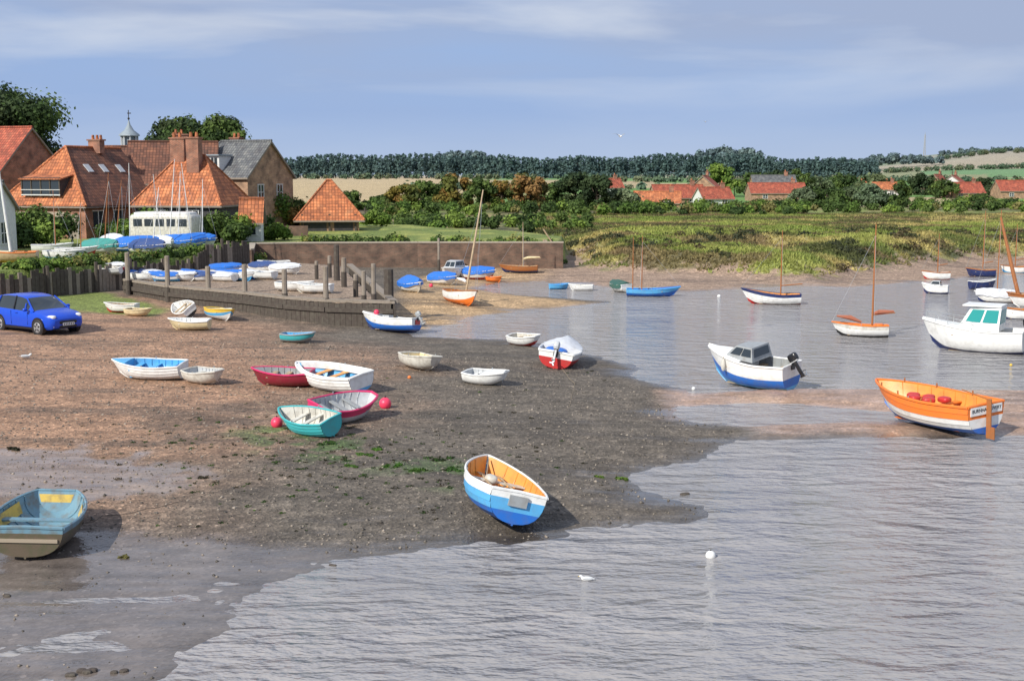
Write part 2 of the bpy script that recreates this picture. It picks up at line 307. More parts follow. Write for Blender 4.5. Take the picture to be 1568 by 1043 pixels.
# ---------------------------------------------------------------- water
wm,nt,b=nmat("tidal_water"); geo=N(nt,"ShaderNodeNewGeometry")
def mapn(scale,ns,det,rough=.55,rot=0,dist=0):
    mp=N(nt,"ShaderNodeMapping"); mp.inputs["Scale"].default_value=scale; mp.inputs["Rotation"].default_value=(0,0,rot); nt.links.new(geo.outputs["Position"],mp.inputs[0])
    n=N(nt,"ShaderNodeTexNoise"); n.inputs["Scale"].default_value=ns; n.inputs["Detail"].default_value=det; n.inputs["Roughness"].default_value=rough; n.inputs["Distortion"].default_value=dist; nt.links.new(mp.outputs[0],n.inputs["Vector"]); return n.outputs[0]
na_=mapn((.8,1.9,1),1.15,4,.46,.14,.4); nb_=mapn((1,2.0,1),4.5,2,.5,-.2); nc_=mapn((.3,1,1),.22,4)
ad=N(nt,"ShaderNodeMath",operation='MULTIPLY_ADD'); nt.links.new(nb_,ad.inputs[0]); ad.inputs[1].default_value=.24; nt.links.new(na_,ad.inputs[2])
bp=N(nt,"ShaderNodeBump"); nt.links.new(ramp(nt,nc_,[(.38,.6),(.62,1.0)]),bp.inputs["Strength"]); bp.inputs["Distance"].default_value=.36; nt.links.new(ad.outputs[0],bp.inputs["Height"]); nt.links.new(bp.outputs[0],b.inputs["Normal"])
nt.links.new(ramp(nt,nc_,[(.35,(.26,.25,.25)),(.65,(.34,.325,.325))]),b.inputs["Base Color"]); nt.links.new(ramp(nt,nc_,[(.35,.05),(.65,.13)]),b.inputs["Roughness"]); b.inputs["IOR"].default_value=1.5
me=bpy.data.meshes.new("water"); me.from_pydata([(-300,-60,0),(1500,-60,0),(1500,700,0),(-300,700,0)],[],[(0,1,2,3)]); me.update(); me.materials.append(wm)
w=bpy.data.objects.new("water",me); COL.objects.link(w)
# ---------------------------------------------------------------- foliage
def leaves(centers,radii,n,size,cols,seed=0,flat=.75,gain=1.35):
    rg=np.random.default_rng(seed); k=len(centers); centers=np.array(centers,float); radii=np.array(radii,float)
    p=radii**2; w=rg.choice(k,n,p=p/p.sum())
    d=rg.normal(size=(n,3)); d/=np.linalg.norm(d,axis=1)[:,None]
    rad=radii[w]*(rg.random(n)**.35)*(1+.2*rg.normal(size=n))
    P=centers[w]+d*rad[:,None]*np.array([1,1,flat])
    nrm=d+rg.normal(size=(n,3))*.5+np.array([0,0,.3]); nrm/=np.linalg.norm(nrm,axis=1)[:,None]
    t=np.cross(nrm,rg.normal(size=(n,3))); t/=np.linalg.norm(t,axis=1)[:,None]; bb=np.cross(nrm,t)
    s=size*(.5+rg.random(n))[:,None]
    V=np.stack([P-t*s-bb*s*.5,P+t*s*.4-bb*s*.9,P+t*s+bb*s*.3,P-t*s*.3+bb*s],1).reshape(-1,3)
    Fq=np.arange(n*4).reshape(n,4)
    ct=np.array(cols,float); ci=rg.integers(0,len(ct),k)[w]; c=gain*ct[ci]*(.65+.7*rg.random(n))[:,None]
    return V,Fq,np.repeat(c,4,0)
GRN=[(.045,.075,.02),(.06,.095,.025),(.08,.12,.03),(.035,.06,.018)]
BRT=[(.10,.16,.03),(.14,.20,.04),(.07,.12,.025)]
AUT=[(.16,.13,.03),(.20,.12,.035),(.11,.12,.03),(.08,.10,.03)]
DRK=[(.03,.05,.022),(.04,.062,.025),(.05,.07,.028)]
def addmesh(name,me,parent=None,loc=(0,0,0)):
    o=bpy.data.objects.new(name,me); COL.objects.link(o); o.location=loc
    if parent: o.parent=parent
    return o
def tree(name,x,y,z,h,r,cols,n=7000,size=.2,seed=1,trunk=.28,kk=26,ht=.35,br=.2):
    rg=random.Random(seed); T=Thing(name,(x,y,z))
    T.tube("trunk",BARK,[(0,0,-.3),(.05*h*.2,0,h*.25),(.1,.1,h*.6)],[trunk*1.4,trunk,trunk*.45],8)
    cs=[];rs=[]
    for i in range(kk):
        a=rg.random()*6.28; e=rg.random(); zz=h*(ht+(.93-ht)*e); rr=r*math.sqrt(max(.05,1-((e-.42)/.62)**2))*(.35+.6*rg.random())
        c=(rr*math.cos(a),rr*math.sin(a),zz); cs.append(c); rs.append(r*(br+.18*rg.random()))
        if i%3==0: T.tube("limbs",BARK,[(.03*h*.2,0,h*.28+.2*rg.random()*h),(c[0]*.5,c[1]*.5,zz*.85),(c[0]*.9,c[1]*.9,zz)],[trunk*.45,trunk*.25,.03],5)
    e=T.done(); V,Fq,c=leaves(cs,rs,n,size,cols,seed); addmesh("crown",fastmesh("crown",V,Fq,LEAF,c),e); return e
def mass(name,blobs,n,size,cols,seed=3,flat=.8,gain=1.35):
    cs=[b[:3] for b in blobs]; rs=[b[3] for b in blobs]; V,Fq,c=leaves(cs,rs,n,size,cols,seed,flat,gain); return addmesh(name,fastmesh(name,V,Fq,LEAF,c))
def UX(u,d): return (u-CX)/F*d
def gz(x,y): return float(height(np.array([x]),np.array([y]))[0])
def vz(v,d):
    r=ray(CX,v); return H+r[2]*d/r[1]
def bush(name,u,v0,v1,wpx,d,cols=GRN,n=2200,seed=1,size=.10):
    x=UX(u,d); zt=vz(v0,d); zb=gz(x,d); wd=wpx/F*d; rg=random.Random(seed); bl=[]
    for i in range(14):
        a=(rg.random()-.5)*wd*.8; hh=(zt-zb)*(.35+.5*rg.random()*(1-abs(a)/wd)); r=min((zt-zb)*.36,wd*.26)*(.6+.5*rg.random()); bl.append((x+a,d+(rg.random()-.5)*wd*.5,zb+hh*.85,r))
    bl.append((x,d,zb+(zt-zb)*.68,(zt-zb)*.32)); return mass(name,bl,int(n*1.5),size,cols,seed,.9)
rg=random.Random(5); cs=[];rs=[]
T=Thing("pine_woodland",(0,0,0))
for row in range(3):
    u=372
    while u<1335:
        d=905+row*14+rg.random()*8; x=UX(u,d); zb=gz(x,d); top=vz(241-2*math.sin(u*.013)-2.0*math.sin(u*.05+1)+rg.uniform(-2.0,3.0),d)-(u>1150)*1.5
        hh=top-zb
        if row==0: T.cyl("trunks",BARK,(x,d,zb-1),(x,d,top-hh*.3),.3,.2,4)
        for j in range(4): f_=(.42+.55*j/3); cs.append((x+rg.uniform(-1,1),d+rg.uniform(-1,1),zb+hh*f_)); rs.append(2.8-1.7*(j/3)+rg.random()*.6)
        if row==0:
            cs.append((x+rg.uniform(-2,2),d-4,zb+hh*.18)); rs.append(2.4+rg.random())
        u+=rg.uniform(6,10)
e=T.done(); V,Fq,c=leaves(cs,rs,95000,.72,[(.065,.105,.10),(.075,.12,.11),(.058,.095,.095)],5,1.0); addmesh("pine_crowns",fastmesh("pine_crowns",V,Fq,LEAF,c),e)  # crown greens bluer and lighter, haze mixed into the leaf colour
bl=[]
for (u0,u1,vt,vb,d) in [(670,755,235,245,1250),(1062,1160,231,248,1250),(1300,1440,239,246,1500),(1430,1700,228,236,2050),(1190,1330,250,262,1000)]:
    u=u0
    while u<u1:
        k=math.sin((u-u0)/(u1-u0)*math.pi)**.4; zt=vz(vt+(1-k)*9+rg.uniform(-2,3),d); zb=max(vz(vb+4,d),gz(UX(u,d),d)-2)
        if zt>zb+2:
            for j in range(3): bl.append((UX(u,d)+rg.uniform(-3,3),d+rg.uniform(-6,6),zb+(zt-zb)*(.3+.3*j),(zt-zb)*.3+1))
        u+=6*1250/d
mass("hill_woodland",bl,34000,1.3,[(.10,.145,.15),(.115,.16,.155),(.09,.13,.14)],9)  # blue-grey leaves carry painted distance haze
bl=[]
for (u0,v0_,u1,v1_,d0,d1) in [(1300,263,1600,262,1300,1350),(1310,250,1600,246,1700,1750),(930,283,1300,280,640,600),(400,277,930,279,820,800),(620,300,1250,296,420,410),(1230,283,1600,279,620,640)]:
    for i in range(70):
        t=i/69+rg.uniform(-.01,.01); d=d0+(d1-d0)*t; u=u0+(u1-u0)*t; x=UX(u,d); z=gz(x,d); s=d/420
        if rg.random()<.75: bl.append((x,d,z+.9*s,(.8+rg.random()*1.3)*s**.7))
mass("distant_hedgerow",bl,34000,.6,[(.08,.125,.08),(.095,.14,.085),(.12,.14,.08)],12)  # hedge greens tinted towards blue as painted haze
sd_=100
def mtree(u,vt,d,wpx,cols,n=1700,name="broadleaf_tree"):
    global sd_; sd_+=1; x=UX(u,d); z=gz(x,d); h=vz(vt,d)-z; r=wpx/2/F*d; return tree(name,x,d,z,h,r,cols,n,r*.045+.07,sd_,.2,24,.12)
for u,vt,w,c in [(700,268,62,AUT),(740,272,50,GRN),(768,274,55,AUT),(808,268,66,[(.19,.11,.04),(.14,.11,.035),(.10,.10,.03)]),(845,280,48,GRN),(880,265,60,DRK),(912,268,50,DRK),(655,280,60,GRN),(620,284,52,AUT),(585,299,40,GRN),(540,296,46,GRN),(950,292,55,[(.09,.12,.06),(.12,.15,.08)])]: mtree(u,vt,190+random.random()*25,w,c,4600)
for u,vt,w,c in [(1100,252,56,BRT),(1150,268,50,GRN),(1180,262,44,DRK),(1222,258,46,GRN),(1250,274,56,[(.09,.12,.06)]),(1290,272,60,GRN),(1330,270,64,[(.09,.13,.06),(.12,.15,.07)]),(1370,278,46,GRN),(1410,266,44,DRK),(1440,276,40,GRN),(1500,274,46,DRK),(1545,278,44,GRN),(1590,270,50,GRN)]: mtree(u,vt,285+random.random()*40,w,c,3400)
for u,vt,w,c in [(1225,288,46,[(.10,.13,.07)]),(1262,285,60,GRN),(1296,290,50,[(.09,.12,.06)]),(1330,282,52,[(.10,.14,.08)]),(1365,292,46,GRN),(1500,300,40,GRN)]: mtree(u,vt,205+random.random()*10,w,c,2600)
bl=[]
for i in range(360):
    u=rg.uniform(560,1660); d=rg.uniform(165,205) if u<1230 else rg.uniform(175,230); x=UX(u,d); z=gz(x,d)
    bl.append((x,d,z+.35+rg.random()*.6,.45+rg.random()*.8))
mass("hedgerow",bl,64000,.16,GRN+BRT+[(.15,.14,.05)],15)
bl=[]
for i in range(110):
    u=rg.uniform(640,900) if i<60 else rg.uniform(440,700); d=rg.uniform(118,150); x=UX(u,d); z=gz(x,d); bl.append((x,d,z+.3+rg.random()*.4,.4+rg.random()*.5))
mass("marsh_shrubs",bl,24000,.13,GRN+BRT,16)
bl=[]
while len(bl)<330:
    u=rg.uniform(850,1640); d=rg.uniform(72,118); x=UX(u,d)
    if sdf(MARSH,np.array([x]),np.array([d]))[0]<1.8+rg.random()*2: continue
    q=fbm(np.array([x*.3]),np.array([d*.25]),3,41)[0]
    if q<.50: continue
    bl.append((x,d,gz(x,d)+.05,.25+rg.random()*.45))
mass("saltmarsh_shrubs",bl,36000,.07,[(.06,.068,.032),(.08,.085,.035),(.11,.085,.045),(.05,.058,.032),(.12,.125,.045)],19,.6,1.0)
def ntree(u,vt,d,w,cols,n,name,seed,ht=.3): 
    x=UX(u,d); z=gz(x,d); h=vz(vt,d)-z; return tree(name,x,d,z,h,w/2/F*d,cols,n,.15,seed,.35,60,ht,.3)
ntree(22,130,125,172,GRN+DRK,50000,"oak_tree",31,.35)
ntree(-90,150,128,120,GRN,14000,"oak_tree",32)
ntree(278,176,132,88,GRN+DRK,22000,"oak_tree",33,.45); ntree(348,176,132,76,GRN+DRK,20000,"oak_tree",34,.45)
for u,v0,v1,w,d,c,n in [(60,312,378,105,82,GRN+BRT,5200),(15,330,395,60,80,GRN,2600),(230,318,365,80,88,BRT,3600),(285,328,365,60,86,BRT,2500),(340,325,375,75,86,GRN+BRT,4200),(365,340,375,40,85,GRN,1800),(432,290,345,60,104,AUT+BRT,3200),(455,300,345,50,106,GRN,2400),(575,322,348,45,112,BRT,2000),(425,340,368,50,90,BRT,2000),(180,338,365,60,90,GRN,2000),(400,325,350,36,98,GRN,1500)]:
    bush("garden_shrub",u,v0,v1,w,d,c,n,int(u))
bl=[]
for i in range(170):
    t=rg.random(); (ax,ay),(bx,by)=(TERR[1],TERR[3]) if t<.7 else (TERR[5],TERR[7]); q=rg.random(); x=ax+(bx-ax)*q+rg.uniform(-.5,.5); y=ay+(by-ay)*q+1.3+rg.random()*2.2
    bl.append((x,y,gz(x,y)+.15,.25+rg.random()*.35))
mass("bank_scrub",bl,20000,.075,GRN+BRT+[(.2,.19,.06)],18)
n=52000
rgn=np.random.default_rng(3); yy=67+108*rgn.random(n*3)**1.4; uu=rgn.uniform(820,1750,n*3); xx=(uu-CX)/F*yy
smm=sdf(MARSH,xx,yy); k=np.where(smm>1.5+2.2*rgn.random(n*3))[0][:n]; xx=xx[k]; yy=yy[k]; zz=height(xx,yy); m=len(xx)
cc=1.15*marshcol(xx,yy)*(.7+.7*rgn.random(m))[:,None]
V=[];Cc=[]
for j in range(4):
    an=rgn.random(m)*6.28; wd=.05+.08*rgn.random(m); hh=(.07+.2*rgn.random(m)**1.5); le=rgn.normal(size=(m,2))*.10; ox=rgn.normal(size=(m,2))*.14
    bx=xx+ox[:,0]; by=yy+ox[:,1]
    p0=np.stack([bx-np.cos(an)*wd,by-np.sin(an)*wd,zz-.03],1); p1=np.stack([bx+np.cos(an)*wd,by+np.sin(an)*wd,zz-.03],1); p2=np.stack([bx+le[:,0],by+le[:,1],zz+hh],1)
    V.append(np.stack([p0,p1,p2],1).reshape(-1,3)); Cc.append(np.repeat(cc*(.85+.3*rgn.random(m))[:,None],3,0))
V=np.concatenate(V); addmesh("marsh_grass",fastmesh("marsh_grass",V,np.arange(len(V)).reshape(-1,3),LEAF,np.concatenate(Cc),k=3))
def stones(name,n,poly,smin,smax,mat,seed):
    rgn=np.random.default_rng(seed); P=np.array(poly); lo=P.min(0); hi=P.max(0); q=rgn.uniform(lo,hi,(n*4,2)); s=sdf(poly,q[:,0],q[:,1]); q=q[s>0][:n]; z=height(q[:,0],q[:,1]); ok=(z>0.01)&((sdf(WETL,q[:,0],q[:,1])<.3)|(rgn.random(len(q))<.3)); q=q[ok]; z=z[ok]; m=len(q)
    base=np.array([(1,0,0),(0,1,0),(-1,0,0),(0,-1,0),(0,0,.7),(0,0,-.4)]); fc=np.array([(0,1,4),(1,2,4),(2,3,4),(3,0,4),(1,0,5),(2,1,5),(3,2,5),(0,3,5)])
    s=(smin+(smax-smin)*rgn.random(m)**4)[:,None,None]; j=1+.35*rgn.normal(size=(m,6,3)); a=rgn.random(m)*6.28; B=base[None]*j*s
    Xr=B[...,0]*np.cos(a)[:,None]-B[...,1]*np.sin(a)[:,None]; Yr=B[...,0]*np.sin(a)[:,None]+B[...,1]*np.cos(a)[:,None]
    V=np.stack([Xr+q[:,0:1],Yr+q[:,1:2],B[...,2]+z[:,None]],-1).reshape(-1,3); Fq=(fc[None]+np.arange(m)[:,None,None]*6).reshape(-1,3)
    g_=rgn.random(m)**2; col=np.stack([.06+.3*g_,.052+.25*g_,.042+.2*g_],1); return addmesh(name,fastmesh(name,V,Fq,mat,np.repeat(col,6,0),k=3))
PEBM,nt,b=nmat("pebble_stone"); a_=N(nt,"ShaderNodeAttribute",attribute_name="Col"); nt.links.new(a_.outputs[0],b.inputs["Base Color"]); b.inputs["Roughness"].default_value=.5
BEACH=PX([(-300,1043),(-300,560),(300,520),(900,560),(1150,670),(1080,800),(700,830),(240,1043)],.1)
stones("beach_pebbles",26000,BEACH,.010,.048,PEBM,4)
def weed(name,u,v,r,seed,cols,n=160):
    x,y,z=place(u,v); rg=random.Random(seed); return mass(name,[(x+rg.uniform(-r,r)*1.5,y+rg.uniform(-r,r),z+.0,r*(.4+.4*rg.random())) for i in range(7)],n,.035,cols,seed,.3)
for i,(u,v,r,c) in enumerate([(952,736,.10,BRT),(918,732,.06,BRT),(670,706,.18,[(.03,.07,.015),(.02,.03,.01)]),(560,698,.12,[(.05,.10,.02)]),(600,715,.12,[(.05,.12,.02)]),(640,722,.1,[(.05,.10,.02)]),(500,680,.15,[(.04,.08,.02)]),(580,690,.1,[(.06,.13,.02)]),(310,733,.06,[(.05,.045,.03)]),(190,853,.05,[(.12,.11,.04)]),(20,688,.1,[(.02,.02,.012)]),(540,715,.09,[(.05,.10,.02)]),(480,665,.08,[(.05,.10,.02)]),(700,720,.15,[(.04,.09,.02)])]): weed("seaweed_clump",u,v,r,i,c)
bl=[]
for i in range(420):
    u=rg.gauss(520,190); v=rg.gauss(700,38)+.05*(u-500) if i<260 else rg.uniform(560,820)
    if not(0<u<1050 and 540<v<830): continue
    x,y,z=place(u,v)
    if z>.03: bl.append((x,y,z,.03+rg.random()*.07))
mass("strandline_wrack",bl,9000,.016,[(.05,.10,.02),(.03,.03,.015),(.06,.05,.03),(.03,.06,.015)],23,.25,1.0)
def rock(u,v,r,seed,mat=None):
    x,y,z=place(u,v); T=Thing("shore_rock",(x,y,z)); rg=random.Random(seed)
    for i in range(3): T.sell("stone",mat or DW,(rg.uniform(-r,r),rg.uniform(-r,r)*.5,r*.1),(r*1.6,r*1.2,r*.8),.75,9,6)
    T.done(ang=20)
for i,(u,v,r) in enumerate([(1047,758,.09),(510,866,.05),(183,1030,.07),(12,915,.06),(90,640,.06),(300,640,.05),(135,1034,.09),(110,1037,.07)]): rock(u,v,r,i)
def groundrope(pts,r=.014,seed=0):
    rg=random.Random(seed); P=[]
    for (u0,v0),(u1,v1) in zip(pts[:-1],pts[1:]):
        for k in range(6):
            t=k/6; x,y,z=place(u0+(u1-u0)*t,v0+(v1-v0)*t+rg.uniform(-2,2)); P.append((x,y,z+r*.4))
    T=Thing("mooring_rope"); T.tube("rope",ROPE if seed%2 else DW,P,r,5); T.done()
for i,p in enumerate([[(715,735),(650,700),(560,670)],[(330,590),(390,612),(420,640)],[(130,800),(210,785),(300,765)],[(860,565),(880,590),(870,630)]]): groundrope(p,.007,i)
# ---------------------------------------------------------------- boats
class Hull:
    def __init__(h,T,L,B,D,bands,inner=GY,rail=None,tr=.75,bow_w=0.0,sheer=.22,stern=.06,rake=.12,clink=False,th=.03,tm=.42,keel=None,thw=(.2,.45,.68),thmat=None,railr=.028,full=False):
        h.T=T;h.L=L;h.B=B;h.D=D;h.tr=tr;h.bow_w=bow_w;h.sheer=sheer;h.stern=stern;h.rake=rake;h.tm=tm
        NS=20; ts=[1-(1-i/NS)**1.35 for i in range(NS+1)]; ts[0]=0
        if clink:
            S=[(0,0)]; K=7
            for j in range(K): S+= [((j+.02)/K if j else .02,-.016 if j else 0),((j+1)/K,0)]
        else: S=[(j/9,0) for j in range(10)]
        full_=[(-s,o) for s,o in S[::-1]]+S[1:]
        m=len(full_); V=[h.pt(t,s,o) for t in ts for s,o in full_]; Fs=[];Ms=[]
        def band(s):
            for lim,mt in bands:
                if abs(s)<=lim: return mt
            return bands[-1][1]
        for i in range(NS):
            for j in range(m-1):
                Fs.append((i*m+j,(i+1)*m+j,(i+1)*m+j+1,i*m+j+1)); Ms.append(band((full_[j][0]+full_[j+1][0])/2))
        T.add("hull",V,Fs,Ms)
        ends=[0]+([1] if bow_w>0 else [])
        for te in ends:
            for j in range(len(S)-1):
                a=h.pt(te,S[j][0],0);b_=h.pt(te,S[j+1][0],0);c=h.pt(te,-S[j+1][0],0);d=h.pt(te,-S[j][0],0)
                T.add("transom",[a,b_,c,d],[(0,1,2,3)],band((S[j][0]+S[j+1][0])/2))
        ti=[th/L+(1-2*th/L)*t for t in ts]; Si=[j/8 for j in range(-8,9)]; mi=len(Si)
        V=[h.pt(t,s,th) for t in ti for s in Si]
        T.add("inner_lining",V,[(i*mi+j,i*mi+j+1,(i+1)*mi+j+1,(i+1)*mi+j) for i in range(NS) for j in range(mi-1)],inner)
        for te in ([ti[0]]+([ti[-1]] if bow_w>0 else [])): T.add("inner_lining",[h.pt(te,s,th) for s in Si],[tuple(range(mi))],inner)
        rail=rail or W
        pl=[h.pt(t,-1,-.004) for t in ts]; pr=[h.pt(t,1,-.004) for t in ts]
        T.tube("gunwale",rail,pl,railr,6); T.tube("gunwale",rail,pr,railr,6)
        a=h.pt(0,-1,0);b_=h.pt(0,1,0); T.tube("gunwale",rail,[(a[0]+.01,a[1],a[2]),(a[0]+.01,0,a[2]+.02),(b_[0]+.01,b_[1],b_[2])],railr*1.1,6)
        if bow_w>0:
            a=h.pt(1,-1,0);b_=h.pt(1,1,0); T.tube("gunwale",rail,[(a[0]-.01,a[1],a[2]),(b_[0]-.01,b_[1],b_[2])],railr*1.1,6)
        kp=[h.pt(t,0,0) for t in ts]; T.tube("keel",keel or bands[0][1],[(p[0],0,p[2]-.012) for p in kp],.022,5)
        if not full:
            for t in thw:
                zz=h.sz(t)*.70; bw_=h.bw(t)*.93
                T.box("thwart",thmat or PW,(-L/2+t*L,0,zz),(.2*min(1,L/2.6),2*bw_,.03))
            for k in range(1,9):
                t=.06+k*.1; T.tube("ribs",inner,[h.pt(t,s/6,th+.008) for s in range(-6,7)],.012,4)
            for yy in(-.18,-.06,.06,.18):
                T.box("floorboards",thmat or PW,(-L*.05,yy*B,th+.05),(L*.6,B*.08,.015))
            for sg in(-1,1): e=h.pt(.5,sg,0); T.cyl("rowlock",MET,(e[0],e[1],e[2]),(e[0],e[1],e[2]+.07),.018,.022,6)
    def bw(h,t):
        t=min(max(t,0),1)
        if t<h.tm: return h.B/2*(h.tr+(1-h.tr)*math.sin(math.pi/2*t/h.tm))
        q=(t-h.tm)/(1-h.tm); return h.B/2*(h.bow_w+(1-h.bow_w)*max(0,1-q**2.2)**.82)
    def sz(h,t): return h.D*(1+h.sheer*2*max(0,t-.3)**1.6+h.stern*max(0,.35-t)*3)
    def kz(h,t):
        k=h.D*.10*max(0,1-t/.35)**2
        if h.bow_w>0: return k+h.D*.42*max(0,(t-.6)/.4)**2
        return k+h.D*.45*max(0,(t-.78)/.22)**2.4
    def pt(h,t,s,inset):
        a=abs(s); b_=max(h.bw(t)-inset,0.0); kz=h.kz(t)+max(inset,0); sz=h.sz(t)
        w=min(1,max(0,(t-.5)/.5)); w=w*w if h.bow_w==0 else w*.2
        y=b_*((1-w)*(1-(1-a)**2.2)**.85+w*a**.95); z=kz+(sz-kz)*((1-w)*a**1.75+w*a**1.15)
        x=-h.L/2+t*h.L+h.rake*h.L*(z/h.D-.9)*t**5
        return (x,math.copysign(y,s) if s else 0,z)
    def deck(h,t0,t1,mat,camber=.05,part="deck",zo=.012):
        n=10; V=[];Fs=[]; k=7
        for i in range(n+1):
            t=t0+(t1-t0)*i/n; e=h.pt(t,1,0); 
            for j in range(k):
                f_=-1+2*j/(k-1); V.append((e[0],e[1]*f_*.985,e[2]+zo+camber*(1-f_*f_)))
        for i in range(n):
            for j in range(k-1): Fs.append((i*k+j,i*k+j+1,(i+1)*k+j+1,(i+1)*k+j))
        h.T.add(part,V,Fs,mat)
        e=h.pt(t0,1,0); h.T.add(part,[(e[0],-e[1]*.98,e[2]+zo),(e[0],0,e[2]+zo+camber),(e[0],e[1]*.98,e[2]+zo),(e[0],e[1]*.7,e[2]*.4),(e[0],-e[1]*.7,e[2]*.4)],[(0,1,2,3,4)],mat)
    def sidedeck(h,t0,t1,wd,mat):
        for sg in(-1,1):
            V=[];Fs=[];n=10
            for i in range(n+1):
                t=t0+(t1-t0)*i/n; e=h.pt(t,1,0); y1=max(0,e[1]-wd); V+=[(e[0],sg*e[1]*.985,e[2]+.012),(e[0],sg*y1,e[2]+.03),(e[0],sg*y1,e[2]-.15)]
            for i in range(n):
                for j in range(2): Fs.append((i*3+j,i*3+j+1,(i+1)*3+j+1,(i+1)*3+j))
            h.T.add("side_deck",V,Fs,mat)
    def cover(h,t0,t1,mat,rh=.3,seed=0,drop=.16):
        rg=random.Random(seed); n=12; V=[];Fs=[];k=9
        for i in range(n+1):
            t=t0+(t1-t0)*i/n; e=h.pt(t,1,0); r=rh*(math.sin(math.pi*(.12+.8*i/n))**.6)
            for j in range(k):
                f_=-1+2*j/(k-1)
                if abs(f_)>.99: p=(e[0],math.copysign(e[1]+.04,f_),e[2]-drop*(.7+.6*rg.random()))
                else: g_=f_/.76; g_=max(-1,min(1,g_)); p=(e[0],(e[1]+.035)*g_,e[2]+.03+r*(1-abs(g_)**1.25)+rg.uniform(-.02,.02))
                V.append(p)
        for i in range(n):
            for j in range(k-1): Fs.append((i*k+j,i*k+j+1,(i+1)*k+j+1,(i+1)*k+j))
        Fs.append(tuple(range(k))); Fs.append(tuple(n*k+j for j in range(k))[::-1]); h.T.add("boat_cover",V,Fs,mat)
    def outboard(h,mat=BK,s=1.0,y=0,tilt=35):
        e=h.pt(0,1,0); M=Matrix.Rotation(math.radians(tilt),3,'Y'); o=Vector((e[0]-.12*s,y,e[2]+.05))
        h.T.sell("outboard_cowl",mat,o+M@Vector((-.05,0,.24*s)),(.42*s,.26*s,.36*s),.55,14,8,M)
        h.T.sell("outboard_cowl",LG,o+M@Vector((-.05,0,.09*s)),(.36*s,.22*s,.07*s),.4,12,6,M)
        h.T.box("outboard_leg",mat,o+M@Vector((-.03,0,-.25*s)),(.13*s,.08*s,.62*s),M=M)
        h.T.box("outboard_leg",mat,o+M@Vector((-.10,0,-.42*s)),(.26*s,.16*s,.02*s),M=M)
        h.T.sell("outboard_leg",mat,o+M@Vector((-.05,0,-.58*s)),(.34*s,.09*s,.1*s),.8,10,6,M)
        for k in range(3):
            a=k*2.094; h.T.box("propeller",MET,o+M@Vector((-.23*s,.07*s*math.cos(a),-.58*s+.07*s*math.sin(a))),(.02*s,.05*s,.12*s),M=M@Matrix.Rotation(a+1.57,3,'X'))
        h.T.box("outboard_bracket",BK,(e[0]-.02,y,e[2]-.05),(.12*s,.2*s,.24*s))
    def mast(h,t,hgt,mat=WD,r=.045,lean=(0,0),boom=0,sail=None,stays=True):
        x=-h.L/2+t*h.L; top=(x+lean[0],lean[1],hgt); h.T.tube("mast",mat,[(x,0,.08),(x+lean[0]*.5,lean[1]*.5,hgt*.5),top],[r,r*.9,r*.5],8)
        if stays:
            e=h.pt(t-.03,1,0)
            for sg in(-1,1): h.T.cyl("stays",MET,(e[0],sg*e[1],e[2]),(top[0],top[1],hgt*.9),.006,.006,4)
            f_=h.pt(1,1,0); h.T.cyl("stays",MET,(f_[0],0,f_[2]),(top[0],top[1],hgt*.9),.006,.006,4)
        if boom:
            z=h.sz(t)+.45; h.T.cyl("boom",mat,(x,0,z),(x-boom,0,z+.12),.03,.025,7)
            if sail: h.T.tube("furled_sail",sail,[(x-.05,0,z+.06),(x-boom*.3,.02,z+.13),(x-boom*.6,-.02,z+.14),(x-boom*.95,0,z+.17)],[.05,.10,.085,.04],8)
    def rudder(h,mat=WD):
        e=h.pt(0,1,0); x=e[0]-.035; h.T.box("rudder",mat,(x-.06,0,h.D*.62),(.14,.035,h.D*1.3)); h.T.box("rudder",mat,(x-.12,0,h.D*.15),(.24,.03,h.D*.4)); h.T.cyl("tiller",mat,(x-.05,0,e[2]+.14),(x+.75,.05,e[2]+.28),.02,.015,6)
def boat(name,u,v,L,B,D,head,bands,roll=0,pitch=0,afloat=None,sink=.03,**k):
    x,y,z=place(u,v); T=Thing(name,(x,y,z),head,roll,pitch); h=Hull(T,L,B,D,bands,**k); T.gz=(0.0 if afloat is not None else z,afloat if afloat is not None else sink); return h
def fin(h): e=h.T.done(h.T.gz[0],h.T.gz[1]); return h.T
h=boat("rowing_boat",757,785,3.0,1.5,.62,103,[(.62,BL),(.86,SB),(1,W)],roll=15,pitch=3,clink=True,inner=OI,rail=W,tr=.72,thw=(.16,.42,.66),thmat=OW,sheer=.3,rake=.08)
h.T.box("transom_pad",GY,(-3.0/2-.03,0,.50),(.05,.36,.2)); h.T.box("centre_box",OW,(-.1,0,.3),(.6,.12,.3))
for sg in(-1,1): h.T.cyl("oar",PW,(-.9,sg*.25,.48),(.9,sg*.2,.51),.022,.022,6); h.T.box("oar",PW,(1.0,sg*.2,.51),(.36,.12,.015))
h.T.sell("fender",OW,(.45,.1,.52),(.3,.26,.2),.8); h.T.tube("painter_rope",ROPE,[(1.45,0,.78),(.9,.1,.5),(.3,-.2,.46),(-.2,.2,.47),(-.7,-.1,.45)],.015,5); fin(h)
h=boat("fishing_boat",1424,650,3.6,1.65,.78,119,[(.45,BL),(.76,W),(1,OR)],roll=-3,clink=True,inner=OI,rail=OR,tr=.8,sheer=.16,railr=.038,thw=(.15,.42,.68),thmat=OR)
h.rudder(WD)
for t in(.3,.62,.85):
    for sg in(-1,1): e=h.pt(t,1,0); h.T.cyl("thole_pin",WD,(e[0],sg*e[1]*.97,e[2]),(e[0],sg*e[1]*.97,e[2]+.12),.025,.02,6)
for i in range(5): h.T.sell("life_jacket",RD,(-.3+.22*i,(-.2,.15,-.1,.2,0)[i],.68),(.34,.28,.16),.6,M=Matrix.Rotation(i*.9,3,'Z'))
h.T.box("transom_panel",W,(-1.815,0,.70),(.02,1.15,.22))
